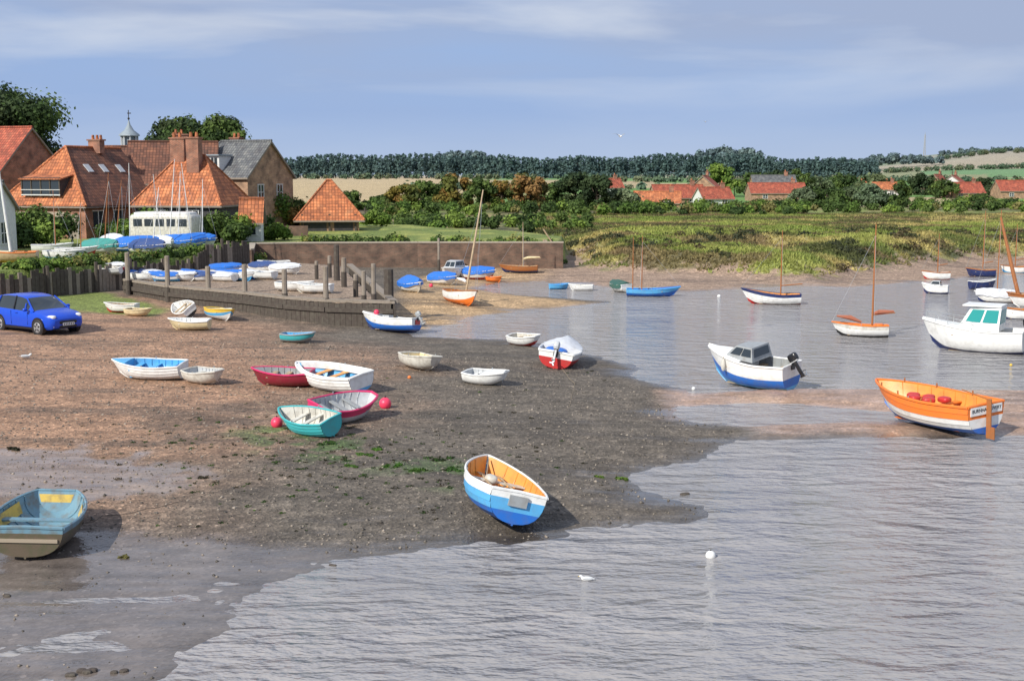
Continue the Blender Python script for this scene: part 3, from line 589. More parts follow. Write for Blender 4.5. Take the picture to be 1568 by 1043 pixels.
T_=fin(h)
cu=bpy.data.curves.new("name_lettering",'FONT'); cu.body="BURNHAM OVERY"; cu.size=.13; cu.align_x='CENTER'; cu.extrude=.002; cu.materials.append(BK)
to=bpy.data.objects.new("name_lettering",cu); COL.objects.link(to); to.parent=T_.empty; to.matrix_local=Matrix.Translation((-1.83,-.0,.67))@Matrix(((0,0,-1,0),(-1,0,0,0),(0,1,0,0),(0,0,0,1)))
h=boat("motor_boat",1150,592,2.9,1.4,.84,138,[(.35,SB),(.62,BL),(1,W)],roll=-5,pitch=-2,inner=GY,rail=W,tr=.85,sheer=.28,railr=.035)
h.deck(.52,1,W,.08)
def cabin(T,x0,x1,w0,w1,z0,hh,mat,glass,rf=.35,rb=.08,wins=2,part="cabin",zs=0.0):
    V=[(x0,-w0/2,z0),(x0,w0/2,z0),(x1,w1/2,z0+zs),(x1,-w1/2,z0+zs),(x0+rb,-w0*.42,z0+hh),(x0+rb,w0*.42,z0+hh),(x1-rf,w1*.40,z0+hh*.97),(x1-rf,-w1*.40,z0+hh*.97)]
    Fs=[(0,1,5,4),(1,2,6,5),(2,3,7,6),(3,0,4,7),(4,5,6,7)]; T.add(part,V,Fs,mat)
    V=[Vector(v) for v in V]
    def pane(a,b_,c,d,s0,s1,t0,t1):
        P=lambda s,t:(a*(1-s)+b_*s)*(1-t)+(d*(1-s)+c*s)*t
        q=[P(s0,t0),P(s1,t0),P(s1,t1),P(s0,t1)]; n=(q[1]-q[0]).cross(q[3]-q[0]).normalized(); cen=sum(V,Vector())/8
        if n.dot(q[0]-cen)<0: n=-n
        o=[p+n*.012 for p in q]; T.add("windows",o+q,[(0,1,2,3),(0,1,5,4),(1,2,6,5),(2,3,7,6),(3,0,4,7)],glass)
    for f in (Fs[1],Fs[3]):
        a,b_,c,d=[V[i] for i in f]
        for i in range(wins): pane(a,b_,c,d,.06+i*.9/wins,.06+(i+1)*.9/wins-.06,.35,.88)
    a,b_,c,d=[V[i] for i in Fs[2]]; pane(a,b_,c,d,.06,.47,.25,.9); pane(a,b_,c,d,.53,.94,.25,.9)
    a,b_,c,d=[V[i] for i in Fs[0]]; pane(a,b_,c,d,.1,.9,.3,.88)
cabin(h.T,-.4,.78,1.22,.85,.92,.44,GY,GL,.45,.08,2)
h.outboard(BK,.78); e=h.pt(.75,1,0)
h.T.sell("fender",OW,(e[0]-.1,e[1]+.09,e[2]-.25),(.14,.14,.42),.8); h.T.cyl("fender",ROPE,(e[0]-.1,e[1]+.05,e[2]+.02),(e[0]-.1,e[1]+.1,e[2]-.05),.01)
fin(h)
h=boat("cabin_cruiser",1492,537,3.6,1.6,.9,148,[(.30,NB),(1,W)],afloat=.12,inner=W,rail=W,tr=.88,sheer=.3,railr=.03)
h.deck(.45,1,W,.08); cabin(h.T,-.95,.6,1.35,1.05,.93,.92,W,GT,.5,-.05,2); h.T.box("wheelhouse_roof",W,(-.3,0,1.875),(1.4,1.2,.05))
for sg in(-1,1):
    pts=[h.pt(t,1,.08) for t in(.5,.62,.75,.88,.97)]; h.T.tube("guard_rail",MET,[(p[0],sg*p[1],p[2]+.32) for p in pts],.011,5)
    for p in pts: h.T.cyl("guard_rail",MET,(p[0],sg*p[1],p[2]),(p[0],sg*p[1],p[2]+.32),.01,.01,5)
h.outboard(BK,1.15,tilt=12); h.T.sell("fender",YL,(-1.85,-.65,.5),(.3,.3,.34),.9); h.T.sell("fender",SB,(-1.8,-.82,.45),(.2,.2,.24),.9); fin(h)
h=boat("sailing_boat",1183,466,2.85,1.2,.55,172,[(.25,RD),(.85,W),(1,NB)],afloat=.08,inner=OI,rail=NB,tr=.7,sheer=.5,clink=True); h.mast(.36,3.9,WD,.035,boom=1.1); fin(h)
h=boat("sailing_boat",1318,515,2.2,1.05,.48,165,[(.3,DK),(.8,W),(1,OW)],sink=.06,inner=OR,rail=OR,tr=.75,roll=3); h.mast(.30,4.7,WD,.045,boom=.9,sail=TSAIL,lean=(0,.2)); h.T.sell("coaming",OR,(-.7,0,.52),(.4,.6,.13),.5); h.T.tube("lowered_sail",TSAIL,[(.0,.1,.62),(.45,.15,.8),(1.0,.1,.85)],[.05,.11,.04],8); fin(h)
h=boat("sailing_boat",998,454,2.8,1.15,.38,-8,[(.7,BL),(1,SB)],sink=.05,inner=BL,rail=SB,tr=.7,sheer=.4); h.mast(.30,3.4,WD,.03); h.mast(.12,3.3,WD,.03,stays=False); h.deck(.6,1,BL); fin(h)
h=boat("covered_boat",948,447,1.5,1.0,.42,120,[(.5,OW),(1,W)],sink=.03,rail=W); h.cover(.02,.97,TG,.22,3); fin(h)
h=boat("rowing_boat",856,443,1.15,.7,.28,10,[(1,SB)],afloat=.05,inner=BL,rail=SB); fin(h)
h=boat("rowing_boat",890,445,1.4,.8,.3,170,[(1,W)],afloat=.05,inner=OW,rail=W); fin(h)
h=boat("sailing_boat",795,418,2.5,1.1,.45,175,[(.5,NB),(1,WD)],sink=.05,inner=PW,rail=WD); h.mast(.4,3.4,PW,.035,boom=1.2,sail=CM); fin(h)
h=boat("sailing_boat",706,466,2.9,1.25,.6,-62,[(.55,OR),(1,W)],sink=.05,roll=-6,inner=OI,rail=WD,tr=.7,sheer=.35); h.mast(.62,5.9,PW,.06,lean=(-.2,.6),boom=1.1,sail=W); fin(h)
h=boat("covered_boat",632,447,2.1,1.1,.5,-60,[(.5,OW),(1,W)],roll=6,rail=W); h.cover(.02,.97,TB,.4,5); fin(h)
h=boat("covered_boat",678,436,1.8,1.0,.45,-25,[(.5,OW),(1,W)],rail=W); h.cover(.02,.97,TB,.32,6); fin(h)
h=boat("cabin_cruiser",694,426,2.8,1.3,.6,-110,[(.3,NB),(1,W)],rail=W); h.deck(.5,1,W); cabin(h.T,-.7,.7,1.1,.75,.65,.45,LG,GL,.4,.05,2); fin(h)
h=boat("covered_boat",733,428,2.1,1.1,.5,-15,[(.4,RD),(1,W)],rail=W); h.cover(.02,.97,TB,.3,7); fin(h)
h=boat("rowing_boat",757,432,1.0,.65,.28,-30,[(1,OR)],rail=OR,inner=GY); fin(h)
h=boat("motor_boat",598,508,2.5,1.2,.58,158,[(.3,NB),(.62,BL),(.85,W),(1,W)],roll=6,inner=LG,rail=W,tr=.82,sheer=.3); h.deck(.68,1,W); h.T.box("outboard_well",RD,(-1.28,0,.45),(.03,.4,.2)); h.T.box("helm_console",LG,(.1,.1,.45),(.3,.4,.5)); h.outboard(GY,.6); h.T.sell("fender",PK,(.6,.2,.8),(.24,.24,.24),1); fin(h)
h=boat("rowing_boat",803,529,1.3,.85,.36,-40,[(.45,RD),(1,W)],roll=5,inner=OW,rail=W,bow_w=.4); fin(h)
h=boat("motor_boat",857,558,2.6,1.4,.58,78,[(.8,RD),(1,W)],roll=9,inner=W,rail=W,tr=.85,railr=.04); h.cover(.45,.99,TW,.22,18); h.T.sell("folded_tarpaulin",TB,(-.6,.1,.5),(.8,.8,.35),.7); h.outboard(LG,.8,tilt=25); fin(h)
h=boat("rowing_boat",645,566,1.7,1.05,.42,-55,[(1,OW)],roll=-5,inner=CM,rail=OW,bow_w=.35,tr=.8,thmat=OW); fin(h)
h=boat("rowing_boat",744,589,1.35,.9,.36,-28,[(.35,GY),(1,W)],roll=3,inner=LG,rail=W,bow_w=.4,thmat=W); h.deck(.5,1,W,.04); fin(h)
h=boat("rowing_boat",456,525,1.25,.8,.32,-12,[(.5,GY),(1,TQ)],inner=SB,rail=GY,bow_w=.4,thmat=TQ); fin(h)
h=boat("rowing_boat",434,590,1.8,1.0,.42,172,[(1,MR)],roll=-4,inner=GY,rail=CR); fin(h)
h=boat("rowing_boat",508,595,2.75,1.3,.52,140,[(.5,SB),(1,W)],roll=-8,clink=True,inner=SB,rail=W,thmat=OI,railr=.04); h.sidedeck(.02,.95,.12,W); fin(h)
h=boat("rowing_boat",525,644,1.8,1.1,.48,46,[(.8,LG),(1,CR)],roll=14,inner=LG,rail=CR,railr=.035,thmat=GY,bow_w=.2); fin(h)
h=boat("rowing_boat",474,663,1.75,.95,.44,143,[(.8,TQ),(1,TQ)],roll=-14,inner=OW,rail=TQ,thmat=OW,clink=True); fin(h)
h=boat("rowing_boat",230,580,2.2,1.1,.46,172,[(.85,W),(1,W)],roll=-6,inner=SB,rail=W,thmat=SB,clink=True); h.deck(.78,1,SB,.02); fin(h)
h=boat("rowing_boat",313,587,1.3,.85,.36,-35,[(1,OW)],roll=3,inner=LG,rail=OW,bow_w=.4,thmat=OW); fin(h)
h=boat("rowing_boat",291,505,1.65,.9,.38,178,[(.95,CM),(1,W)],roll=-3,inner=W,rail=W,thmat=W); fin(h)
h=boat("rowing_boat",286,484,1.5,.9,.4,130,[(.5,DK),(1,W)],roll=-35,inner=W,rail=W); fin(h)
h=boat("sailing_dinghy",338,490,1.8,1.05,.42,-50,[(.5,W),(.8,SB),(1,YL)],roll=-6,inner=W,rail=YL); h.deck(.55,1,W); fin(h)
h=boat("rowing_boat",186,479,1.5,.85,.36,175,[(.4,RD),(1,W)],inner=PW,rail=W); fin(h)
h=boat("rowing_boat",212,484,1.15,.75,.28,-20,[(1,CM)],inner=PW,rail=CM,bow_w=.4); fin(h)
h=boat("old_dinghy",64,829,2.1,1.5,.55,96,[(.85,WH),(1,WB)],roll=3,pitch=-2,inner=WB,rail=WB,tr=.85,bow_w=.45,railr=.03,thw=(.5,),thmat=WB,sheer=.1)
for sg in(-1,1):
    h.T.add("yellow_panel",[h.pt(t,sg*s_,.034) for t in(.2,.5,.8) for s_ in(.62,.93)],[(0,1,3,2),(2,3,5,4)],WY)
h.T.add("yellow_panel",[h.pt(.985,s_,.05) for s_ in(-.9,-.6,.6,.9)],[(0,1,2,3)],WY)
h.T.box("rubbing_band",BRS,(-1.065,0,.36),(.03,1.1,.06)); fin(h)
rg=random.Random(8); hullc=[W,RD,W,BL,W,OW,SB,W]; covc=[None,TW,TB,TN,None,TW,TB]
for i in range(16):
    u=165+i*14.5; v=431-1*(i%2)*3-i*.05; c=hullc[i%8]
    h=boat("sailing_dinghy",u,v,1.5+rg.random()*.4,.85,.34,rg.uniform(-50,-5)+180*(i%3==0),[(.6,c),(1,W)],inner=LG,rail=W,roll=rg.uniform(-8,8))
    if covc[i%7]: h.cover(.02,.97,covc[i%7],.13,i,.05)
    fin(h)
for u,v,c,cv,hd in [(405,417,W,TN,-30),(420,411,W,None,200),(438,420,W,TW,-20),(452,446,W,None,-15),(480,449,OW,None,170),(375,428,BL,None,-30),(345,420,W,TB,10),(398,428,OW,None,160)]:
    h=boat("sailing_dinghy",u,v,1.8,.95,.38,hd,[(.4,c),(1,W)],inner=LG,rail=W)
    if cv: h.cover(.02,.97,cv,.22,int(u),.08)
    fin(h)
def at_d(u,d): x=UX(u,d); return x,d,gz(x,d)
def dboat(name,u,d,*a,**k):
    x,y,z=at_d(u,d); L,B,D,head,bands=a; roll=k.pop("roll",0); T=Thing(name,(x,y,z),head,roll); hh=Hull(T,L,B,D,bands,**k)
    for s_ in(-.25,.25): T.box("trailer_cradle",GW,(L*s_,0,-.12),(.12,B*.8,.26))
    T.gz=(z,0); return hh
for u,d,c,cv,hd,mh,ln in [(155,70,OW,TT,-15,4.6,(.5,.0)),(196,72,BL,TB,-35,5.2,(.1,.1)),(216,74,W,TB,10,0,0),(245,75,W,TW,-30,4.6,(.0,-.5)),(268,76,W,TB,-10,4.8,(.3,.1)),(290,77,BL,TB,20,5.3,(-.5,.0)),(100,66,SB,None,-10,0,0),(118,68,RD,None,5,3.4,(.1,.1)),(305,78,W,TB,0,4.3,(.1,.3)),(175,76,W,TW,-40,4.2,(0,.6)),(80,70,W,None,20,3.6,(0,.4)),(228,70,W,TN,-20,3.8,(.5,.2)),(255,80,W,None,30,5.6,(.6,.2))]:
    h=dboat("sailing_dinghy",u,d,2.2,1.1,.45,hd,[(.5,c),(1,W)],rail=W,inner=LG)
    if cv: h.cover(.02,.97,cv,.4,int(u))
    if mh: h.mast(.6,mh,W if u>190 else WD,.03,lean=ln)
    fin(h)
h=dboat("sailing_boat",18,64,2.6,1.2,.5,190,[(.3,YL),(1,PW)],rail=OR,inner=PW); h.mast(.5,6.6,W,.075,lean=(.55,0)); h.deck(.5,1,CM); fin(h)
def rb(name,u,v,L,head,bands,mast=0,cov=None,**k):
    h=boat(name,u,v,L,L*.4,.48,head,bands,afloat=.07,**k)
    if mast: h.mast(.45,mast,WD,.035,boom=L*.35)
    if cov: h.cover(.03,.97,cov,.25,int(u))
    return h
fin(rb("sailing_boat",1433,428,1.7,170,[(.3,RD),(1,W)],3.0,rail=WD,inner=W))
h=rb("motor_boat",1432,450,1.4,150,[(.4,NB),(1,W)],rail=W); h.deck(.5,1,W); cabin(h.T,-.3,.35,.5,.4,.5,.28,LG,GL,.2,.05,1); fin(h)
fin(rb("sailing_boat",1502,424,1.8,165,[(1,NB)],4.4,rail=WD,inner=PW)); fin(rb("rowing_boat",1504,443,1.6,10,[(1,NB)],rail=W,inner=GY))
h=rb("covered_boat",1526,463,2.1,160,[(.3,NB),(1,W)],0,TW,rail=W); h.mast(.5,4.9,WD,.035); fin(h)
fin(rb("rowing_boat",1560,489,1.7,170,[(.3,NB),(1,W)],rail=WD,inner=OI)); fin(rb("sailing_boat",1590,470,2.8,175,[(1,W)],4.2,rail=WD,inner=OI)); 
fin(rb("sailing_boat",1640,455,3.0,165,[(.4,RD),(1,W)],4.6,rail=WD,inner=OI)); fin(rb("sailing_boat",1552,418,1.6,170,[(.4,SB),(1,W)],3.4,rail=WD,inner=OI))
h=boat("old_workboat",1592,470,3.0,1.2,.6,150,[(1,WD)],afloat=.1,rail=WD,inner=PW); h.mast(.8,4.6,WD,.11,lean=(1.2,0),stays=False); fin(h)
print("boats",time.time()-T0)
def ball(name,u,v,r,mat,up=.85):
    x,y,z=place(u,v); T=Thing(name,(x,y,z+r*up-.02)); T.sell("float",mat,(0,0,0),(2*r,2*r,2*r),1,20,12); T.tube("eye",DK,[(0,0,r*.9),(0.0,0,r*1.2)],r*.12,8)
    T.tube("rope",ROPE,[(0,0,-r*.9),(r*1.5,.1,-r*.8),(r*3,.25,-r*.84)],.008,5); T.done()
ball("mooring_buoy",590,626,.17,PK); ball("mooring_buoy",424,655,.15,PK); ball("mooring_buoy",1088,856,.09,W,.5); ball("mooring_buoy",627,580,.06,OR); ball("mooring_buoy",1062,597,.06,W); ball("mooring_buoy",1101,455,.1,W,.5); ball("mooring_buoy",660,440,.12,PK); ball("mooring_buoy",1548,560,.05,YL)
def gull(x,y,z,rz,fly=False,s=1.0):
    T=Thing("seagull",(x,y,z),rz)
    T.sell("body",W,(0,0,.08*s),(.36*s,.14*s,.14*s),.95,14,10); T.sell("head",W,(.19*s,0,.16*s),(.11*s,.09*s,.09*s),1,12,8); T.tube("neck",W,[(.1*s,0,.1*s),(.18*s,0,.15*s)],[.05*s,.035*s],8); T.cyl("bill",YL,(.235*s,0,.155*s),(.29*s,0,.145*s),.012*s,.004*s,6)
    for sg in(-1,1): T.sell("eye",DK,(.215*s,sg*.038*s,.17*s),(.012*s,.012*s,.012*s),1,6,4)
    T.add("tail",[(-.15*s,-.03*s,.09*s),(-.15*s,.03*s,.09*s),(-.27*s,.05*s,.1*s),(-.27*s,-.05*s,.1*s)],[(0,1,2,3)],W)
    for sg in(-1,1):
        if fly: T.add("wing",[(.08*s,sg*.05*s,.11*s),(-.08*s,sg*.05*s,.11*s),(-.05*s,sg*.35*s,.24*s),(.12*s,sg*.33*s,.26*s),(-.1*s,sg*.75*s,.2*s),(0,sg*.72*s,.21*s)],[(0,1,2,3),(3,2,4,5)],GY)
        else: T.sell("wing",LG,(-.04*s,sg*.06*s,.1*s),(.34*s,.04*s,.1*s),.9,12,8); T.cyl("leg",OR,(0,sg*.03*s,-.03*s),(0,sg*.03*s,.04*s),.006*s,.006*s,5)
    T.done()
x,y,z=place(898,890); gull(x,y,-.02,170,s=.5); x,y,z=place(40,550); gull(x,y,z+.02,20,s=.8)
r_=ray(950,211); gull(r_[0]*45,r_[1]*45,H+r_[2]*45,115,True,.55); r_=ray(1080,188); gull(r_[0]*140,r_[1]*140,H+r_[2]*140,60,True,.8)
# ---------------------------------------------------------------- car
def car(name,x,y,z,rz,body,s=1.0):
    T=Thing(name,(x,y,z),rz)
    xs=[-1.98,-1.93,-1.82,-1.62,-1.3,-.9,-.35,.05,.30,.62,.98,1.3,1.62,1.85,1.96,2.0]
    w =[.66,.76,.82,.85,.86,.87,.87,.87,.87,.87,.86,.85,.82,.76,.68,.60]
    zb=[.42,.30,.26,.22,.2,.2,.2,.2,.2,.2,.2,.2,.22,.24,.30,.38]
    be=[.88,.93,.96,.97,.96,.95,.93,.92,.91,.90,.89,.86,.80,.73,.66,.60]
    ro=[.92,1.08,1.28,1.40,1.46,1.49,1.49,1.46,1.40,1.20,.96,.92,.86,.78,.70,.63]
    wr=[.60,.60,.60,.61,.62,.63,.63,.63,.62,.66,.76,.75,.72,.66,.58,.5]
    V=[];Fs=[];Ms=[];k=0
    for i in range(len(xs)):
        half=[(0,zb[i]),(w[i]*.88,zb[i]),(w[i]*.98,zb[i]+.10),(w[i],(zb[i]+be[i])*.5),(w[i]*.985,be[i]-.06),(w[i]*.95,be[i]),(wr[i],ro[i]-.045),(wr[i]*.85,ro[i]-.01),(0,ro[i])]
        row=[(xs[i],-a,b_) for a,b_ in half[::-1]]+[(xs[i],a,b_) for a,b_ in half[1:]]; k=len(row); V+=row
    for i in range(len(xs)-1):
        for j in range(k-1):
            Fs.append((i*k+j,i*k+j+1,(i+1)*k+j+1,(i+1)*k+j)); m=body; jj=j if j<k//2 else k-2-j; xm=(xs[i]+xs[i+1])/2
            if jj==2 and -1.5<xm<.7 : m=GL
            if jj in(0,1) and (.3<xm<.95): m=GL
            if jj in(0,1) and (-1.95<xm<-1.65): m=GL
            Ms.append(m)
    Fs.append(tuple(range(k))); Ms.append(body); Fs.append(tuple((len(xs)-1)*k+j for j in range(k))[::-1]); Ms.append(body)
    T.add("body",V,Fs,Ms)
    for sg in(-1,1):
        for a,b_ in [((.98,.82,.91),(.32,.62,1.39)),((-.28,.845,.95),(-.33,.635,1.46)),((-1.45,.835,.99),(-1.35,.63,1.43)),((.45,.83,.93),(.40,.72,1.2))]:
            T.cyl("pillars",body if a[0]!=-.28 else BK,(a[0],sg*a[1],a[2]),(b_[0],sg*b_[1],b_[2]),.035,.03,6)
        for xw in(-1.24,1.25):
            T.cyl("wheel_arch",BK,(xw,sg*.70,.33),(xw,sg*.876,.33),.375,.37,24)
            T.tube("tyre",DK,[(xw,sg*.66,.31),(xw,sg*.68,.31),(xw,sg*.87,.31),(xw,sg*.89,.31)],[.27,.31,.31,.28],24)
            T.cyl("rim",MET,(xw,sg*.885,.31),(xw,sg*.895,.31),.21,.20,20)
            for q in range(5):
                an=q*1.2566+.3; T.box("rim_gap",BK,(xw+.12*math.cos(an),sg*.897,.31+.12*math.sin(an)),(.10,.006,.06),M=Matrix.Rotation(-an,3,'Y'))
        T.sell("headlight",LAMP,(1.80,sg*.60,.72),(.34,.26,.15),.7,12,8,Matrix.Rotation(math.radians(-28*sg),3,'Z'))
        T.sell("fog_lamp",LAMP,(1.93,sg*.58,.36),(.08,.14,.1),.8); T.sell("tail_light",RD,(-1.90,sg*.68,.85),(.14,.2,.26),.6)
        T.sell("mirror",body,(.66,sg*.98,.98),(.14,.18,.13),.7); T.box("door_handle",body,(-.1,sg*.875,.82),(.16,.03,.03)); T.box("door_line",BK,(.62,sg*.866,.62),(.008,.01,.5)); T.box("door_line",BK,(-.45,sg*.868,.62),(.008,.01,.55)); T.box("sill",BK,(0,sg*.855,.24),(1.9,.03,.08))
    T.sell("grille",BK,(1.95,0,.50),(.12,.9,.16),.4,16,8); T.sell("lower_intake",BK,(1.965,0,.34),(.1,.8,.12),.4,16,8); T.box("number_plate",W,(2.02,0,.43),(.02,.52,.11)); T.box("number_plate",W,(-2.0,0,.6),(.02,.52,.11))
    for i in range(6): T.box("plate_letter",BK,(2.032,-.2+.08*i,.43),(.004,.04,.07))
    T.done(ang=30)
x,y,z=place(58,506); car("parked_car",x,y,z-.02,-34,CB)
x,y,z=at_d(256,84); T=Thing("camper_van",(x,y,z),-8); T.sell("body",OW,(0,0,1.25),(4.6,2.0,1.9),.22,32,16); T.sell("roof",W,(0,0,2.2),(4.2,1.8,.25),.4)
for i in range(5): T.box("windows",GL,(-1.6+i*.8,-1.003,1.6),(.62,.02,.5))
for s_ in(-1.4,1.4):
    T.cyl("wheel",DK,(s_,-1.02,.34),(s_,-.8,.34),.34,.34,18); T.cyl("wheel",DK,(s_,1.02,.34),(s_,.8,.34),.34,.34,18); T.cyl("hub",MET,(s_,-1.03,.34),(s_,-1.0,.34),.16,.16,12)
T.done()
# ---------------------------------------------------------------- timber revetment, quay, wall
def polyline(pts,step):
    out=[]
    for (ax,ay),(bx,by) in zip(pts[:-1],pts[1:]):
        L=math.hypot(bx-ax,by-ay); n=max(1,int(L/step))
        for i in range(n): out.append((ax+(bx-ax)*i/n,ay+(by-ay)*i/n,math.degrees(math.atan2(by-ay,bx-ax)),L/n))
    return out
T=Thing("timber_revetment"); rg=random.Random(2)
for x,y,an,st in polyline(TERR[0:4],.24):
    z=gz(x,y-.3); hh=1.25+rg.uniform(-.25,.25); T.box("planks",DW if rg.random()<.6 else GW,(x,y-.08+rg.uniform(-.03,.03),z+hh/2-.1),(st*.9,.07,hh+.2),an+rg.uniform(-3,3))
for x,y,an,st in polyline(TERR[0:4],2.2):
    z=gz(x,y-.4); T.cyl("posts",DW,(x,y-.25,z-.2),(x+rg.uniform(-.08,.08),y-.25,z+1.5+rg.random()*.3),.11,.09,7)
T.done()
T=Thing("brick_wall")
for (ax,ay),(bx,by) in zip(TERR[3:7],TERR[4:8]):
    L=math.hypot(bx-ax,by-ay); an=math.degrees(math.atan2(by-ay,bx-ax)); T.box("wall",BRD,((ax+bx)/2,(ay+by)/2-.05,1.0),(L,.34,2.1),an); T.box("coping",STONE,((ax+bx)/2,(ay+by)/2-.05,2.09),(L+.05,.42,.09),an)
T.done(uv=True)
T=Thing("timber_quay"); HP=HARD[:6]
for x,y,an,st in polyline(HP[:6]+[HARD[6]],.26):
    z=min(gz(x+.3,y-.5),.7)-.15; top=1.16+rg.uniform(-.03,.02); T.box("facing_planks",DW,(x,y-.03,(z+top)/2),(st*.95,.08,top-z),an+rg.uniform(-1,1))
for (ax,ay),(bx,by) in zip(HP[:-1],HP[1:]):
    L=math.hypot(bx-ax,by-ay); an=math.degrees(math.atan2(by-ay,bx-ax)); nx,ny=-(by-ay)/L,(bx-ax)/L
    T.box("capping_beam",GW,((ax+bx)/2+nx*.08,(ay+by)/2+ny*.08,1.24),(L+.1,.34,.12),an); T.box("waling",DW,((ax+bx)/2-nx*.1,(ay+by)/2-ny*.1,.85),(L,.1,.2),an)
(ax,ay),(bx,by)=HARD[5],HARD[6]; L=math.hypot(bx-ax,by-ay); T.box("capping_beam",GW,((ax+bx)/2,(ay+by)/2,1.24),(L,.34,.12),math.degrees(math.atan2(by-ay,bx-ax)))
T.done()
def post(u,vb,vt,r=.12,mat=GW,name="mooring_post",lean=0):
    x,y,z=place(u,vb); zt=vz(vt,y); T=Thing(name,(x,y,0)); T.tube("pile",mat,[(0,0,-.3),(lean*.5,0,zt*.5),(lean,0,zt-.02),(lean,0,zt)],[r*1.15,r*1.02,r,r*.8],9); T.tube("weed_line",DW,[(0,-.003,z-.1),(0,-.003,z+.75)],r*1.17,9); T.done()
for u,vb,vt in [(197,452,387),(258,463,392),(320,469,408),(376,475,405),(437,482,412),(500,488,408)]: post(u,vb,vt)
for u,vb,vt,r in [(558,492,415,.10),(573,490,404,.10),(596,490,412,.22),(527,440,395,.12),(516,430,375,.14),(545,455,420,.1),(505,425,392,.1),(485,428,400,.09),(672,415,365,.08)]: post(u,vb,vt,r,DW if r>.12 else GW)
T=Thing("wooden_steps",(UX(852,86),85.2,0)); 
for i in range(8): T.box("treads",PW,(0-.12*i,0,.7+.2*i),(.3,1.0,.05))
for sg in(-.5,.5): T.tube("handrail",PW,[(.1,sg,1.3),(-.95,sg,2.9)],.05,6); T.tube("stringer",PW,[(.1,sg,.5),(-.95,sg,2.15)],.07,6)
T.done()
# ---------------------------------------------------------------- buildings
def house(name,u,d,w,dep,eave,ridge,rz,wall=BR,roof=RT,hip=(0,0),wins=(),chim=(),z=None,roof2=None,ov=.3,x=None):
    x=UX(u,d) if x is None else x; z=gz(x,d)-.1 if z is None else z; T=Thing(name,(x,d,z),rz)
    a,b_=w/2,dep/2
    V=[(-a,-b_,0),(a,-b_,0),(a,b_,0),(-a,b_,0),(-a,-b_,eave),(a,-b_,eave),(a,b_,eave),(-a,b_,eave)]; Fs=[(0,1,5,4),(1,2,6,5),(2,3,7,6),(3,0,4,7)]
    if hip[0]==0: V.append((-a,0,ridge)); Fs.append((4,7,len(V)-1)[::-1])
    if hip[1]==0: V.append((a,0,ridge)); Fs.append((5,6,len(V)-1))
    T.add("walls",V,Fs,wall)
    sl=(ridge-eave)/b_; ze=eave-ov*sl+.06; A_=a+(ov if hip[1] else .2); Aw=a+(ov if hip[0] else .2)
    rl=(-a+hip[0]) if hip[0] else -Aw; rr_=(a-hip[1]) if hip[1] else A_; zr=ridge+.06; B_=b_+ov
    for o,rev in((0,0),(-.14,1)):
        P=[(-Aw,-B_,ze+o),(A_,-B_,ze+o),(A_,B_,ze+o),(-Aw,B_,ze+o),(rl,0,zr+o),(rr_,0,zr+o)]
        fs=[(0,1,5,4),(2,3,4,5)]; ms=[roof,roof2 or roof]
        if hip[1]: fs.append((1,2,5)); ms.append(roof)
        if hip[0]: fs.append((3,0,4)); ms.append(roof)
        T.add("roof",P,[f[::-1] if rev else f for f in fs],ms if not rev else [GW]*len(fs))
    P=[(-Aw,-B_,ze),(A_,-B_,ze),(A_,B_,ze),(-Aw,B_,ze)]
    for i in range(4):
        if (i==1 and not hip[1]) or (i==3 and not hip[0]): continue
        p,q=P[i],P[(i+1)%4]; T.add("fascia",[p,q,(q[0],q[1],q[2]-.14),(p[0],p[1],p[2]-.14)],[(0,1,2,3)],GW)
    for e_,hp in((-Aw,hip[0]),(A_,hip[1])):
        if not hp:
            for sg in(-1,1): T.add("bargeboard",[(e_,sg*B_,ze),(e_,0,zr),(e_,0,zr-.2),(e_,sg*B_,ze-.2)],[(0,1,2,3)],GW)
    T.tube("ridge_tiles",roof,[(rl,0,zr+.02),(rr_,0,zr+.02)],.11,8)
    if hip[0]: T.tube("hip_tiles",roof,[(rl,0,zr+.02),(-Aw,-B_,ze+.03)],.09,6); T.tube("hip_tiles",roof,[(rl,0,zr+.02),(-Aw,B_,ze+.03)],.09,6)
    if hip[1]: T.tube("hip_tiles",roof,[(rr_,0,zr+.02),(A_,-B_,ze+.03)],.09,6); T.tube("hip_tiles",roof,[(rr_,0,zr+.02),(A_,B_,ze+.03)],.09,6)
    for wn in wins: window(T,a,b_,*wn)
    for (cx,cy,cz,cw,cd,hh) in chim:
        T.box("chimney",BR,(cx,cy,cz+hh/2),(cw,cd,hh)); T.box("chimney",BR,(cx,cy,cz+hh+.06),(cw+.16,cd+.16,.12)); 
        for k in range(max(1,int(cw/.45))): T.cyl("chimney_pot",RT,(cx-cw/2+.25+k*.45,cy,cz+hh+.12),(cx-cw/2+.25+k*.45,cy,cz+hh+.5),.13,.1,8)
    return T
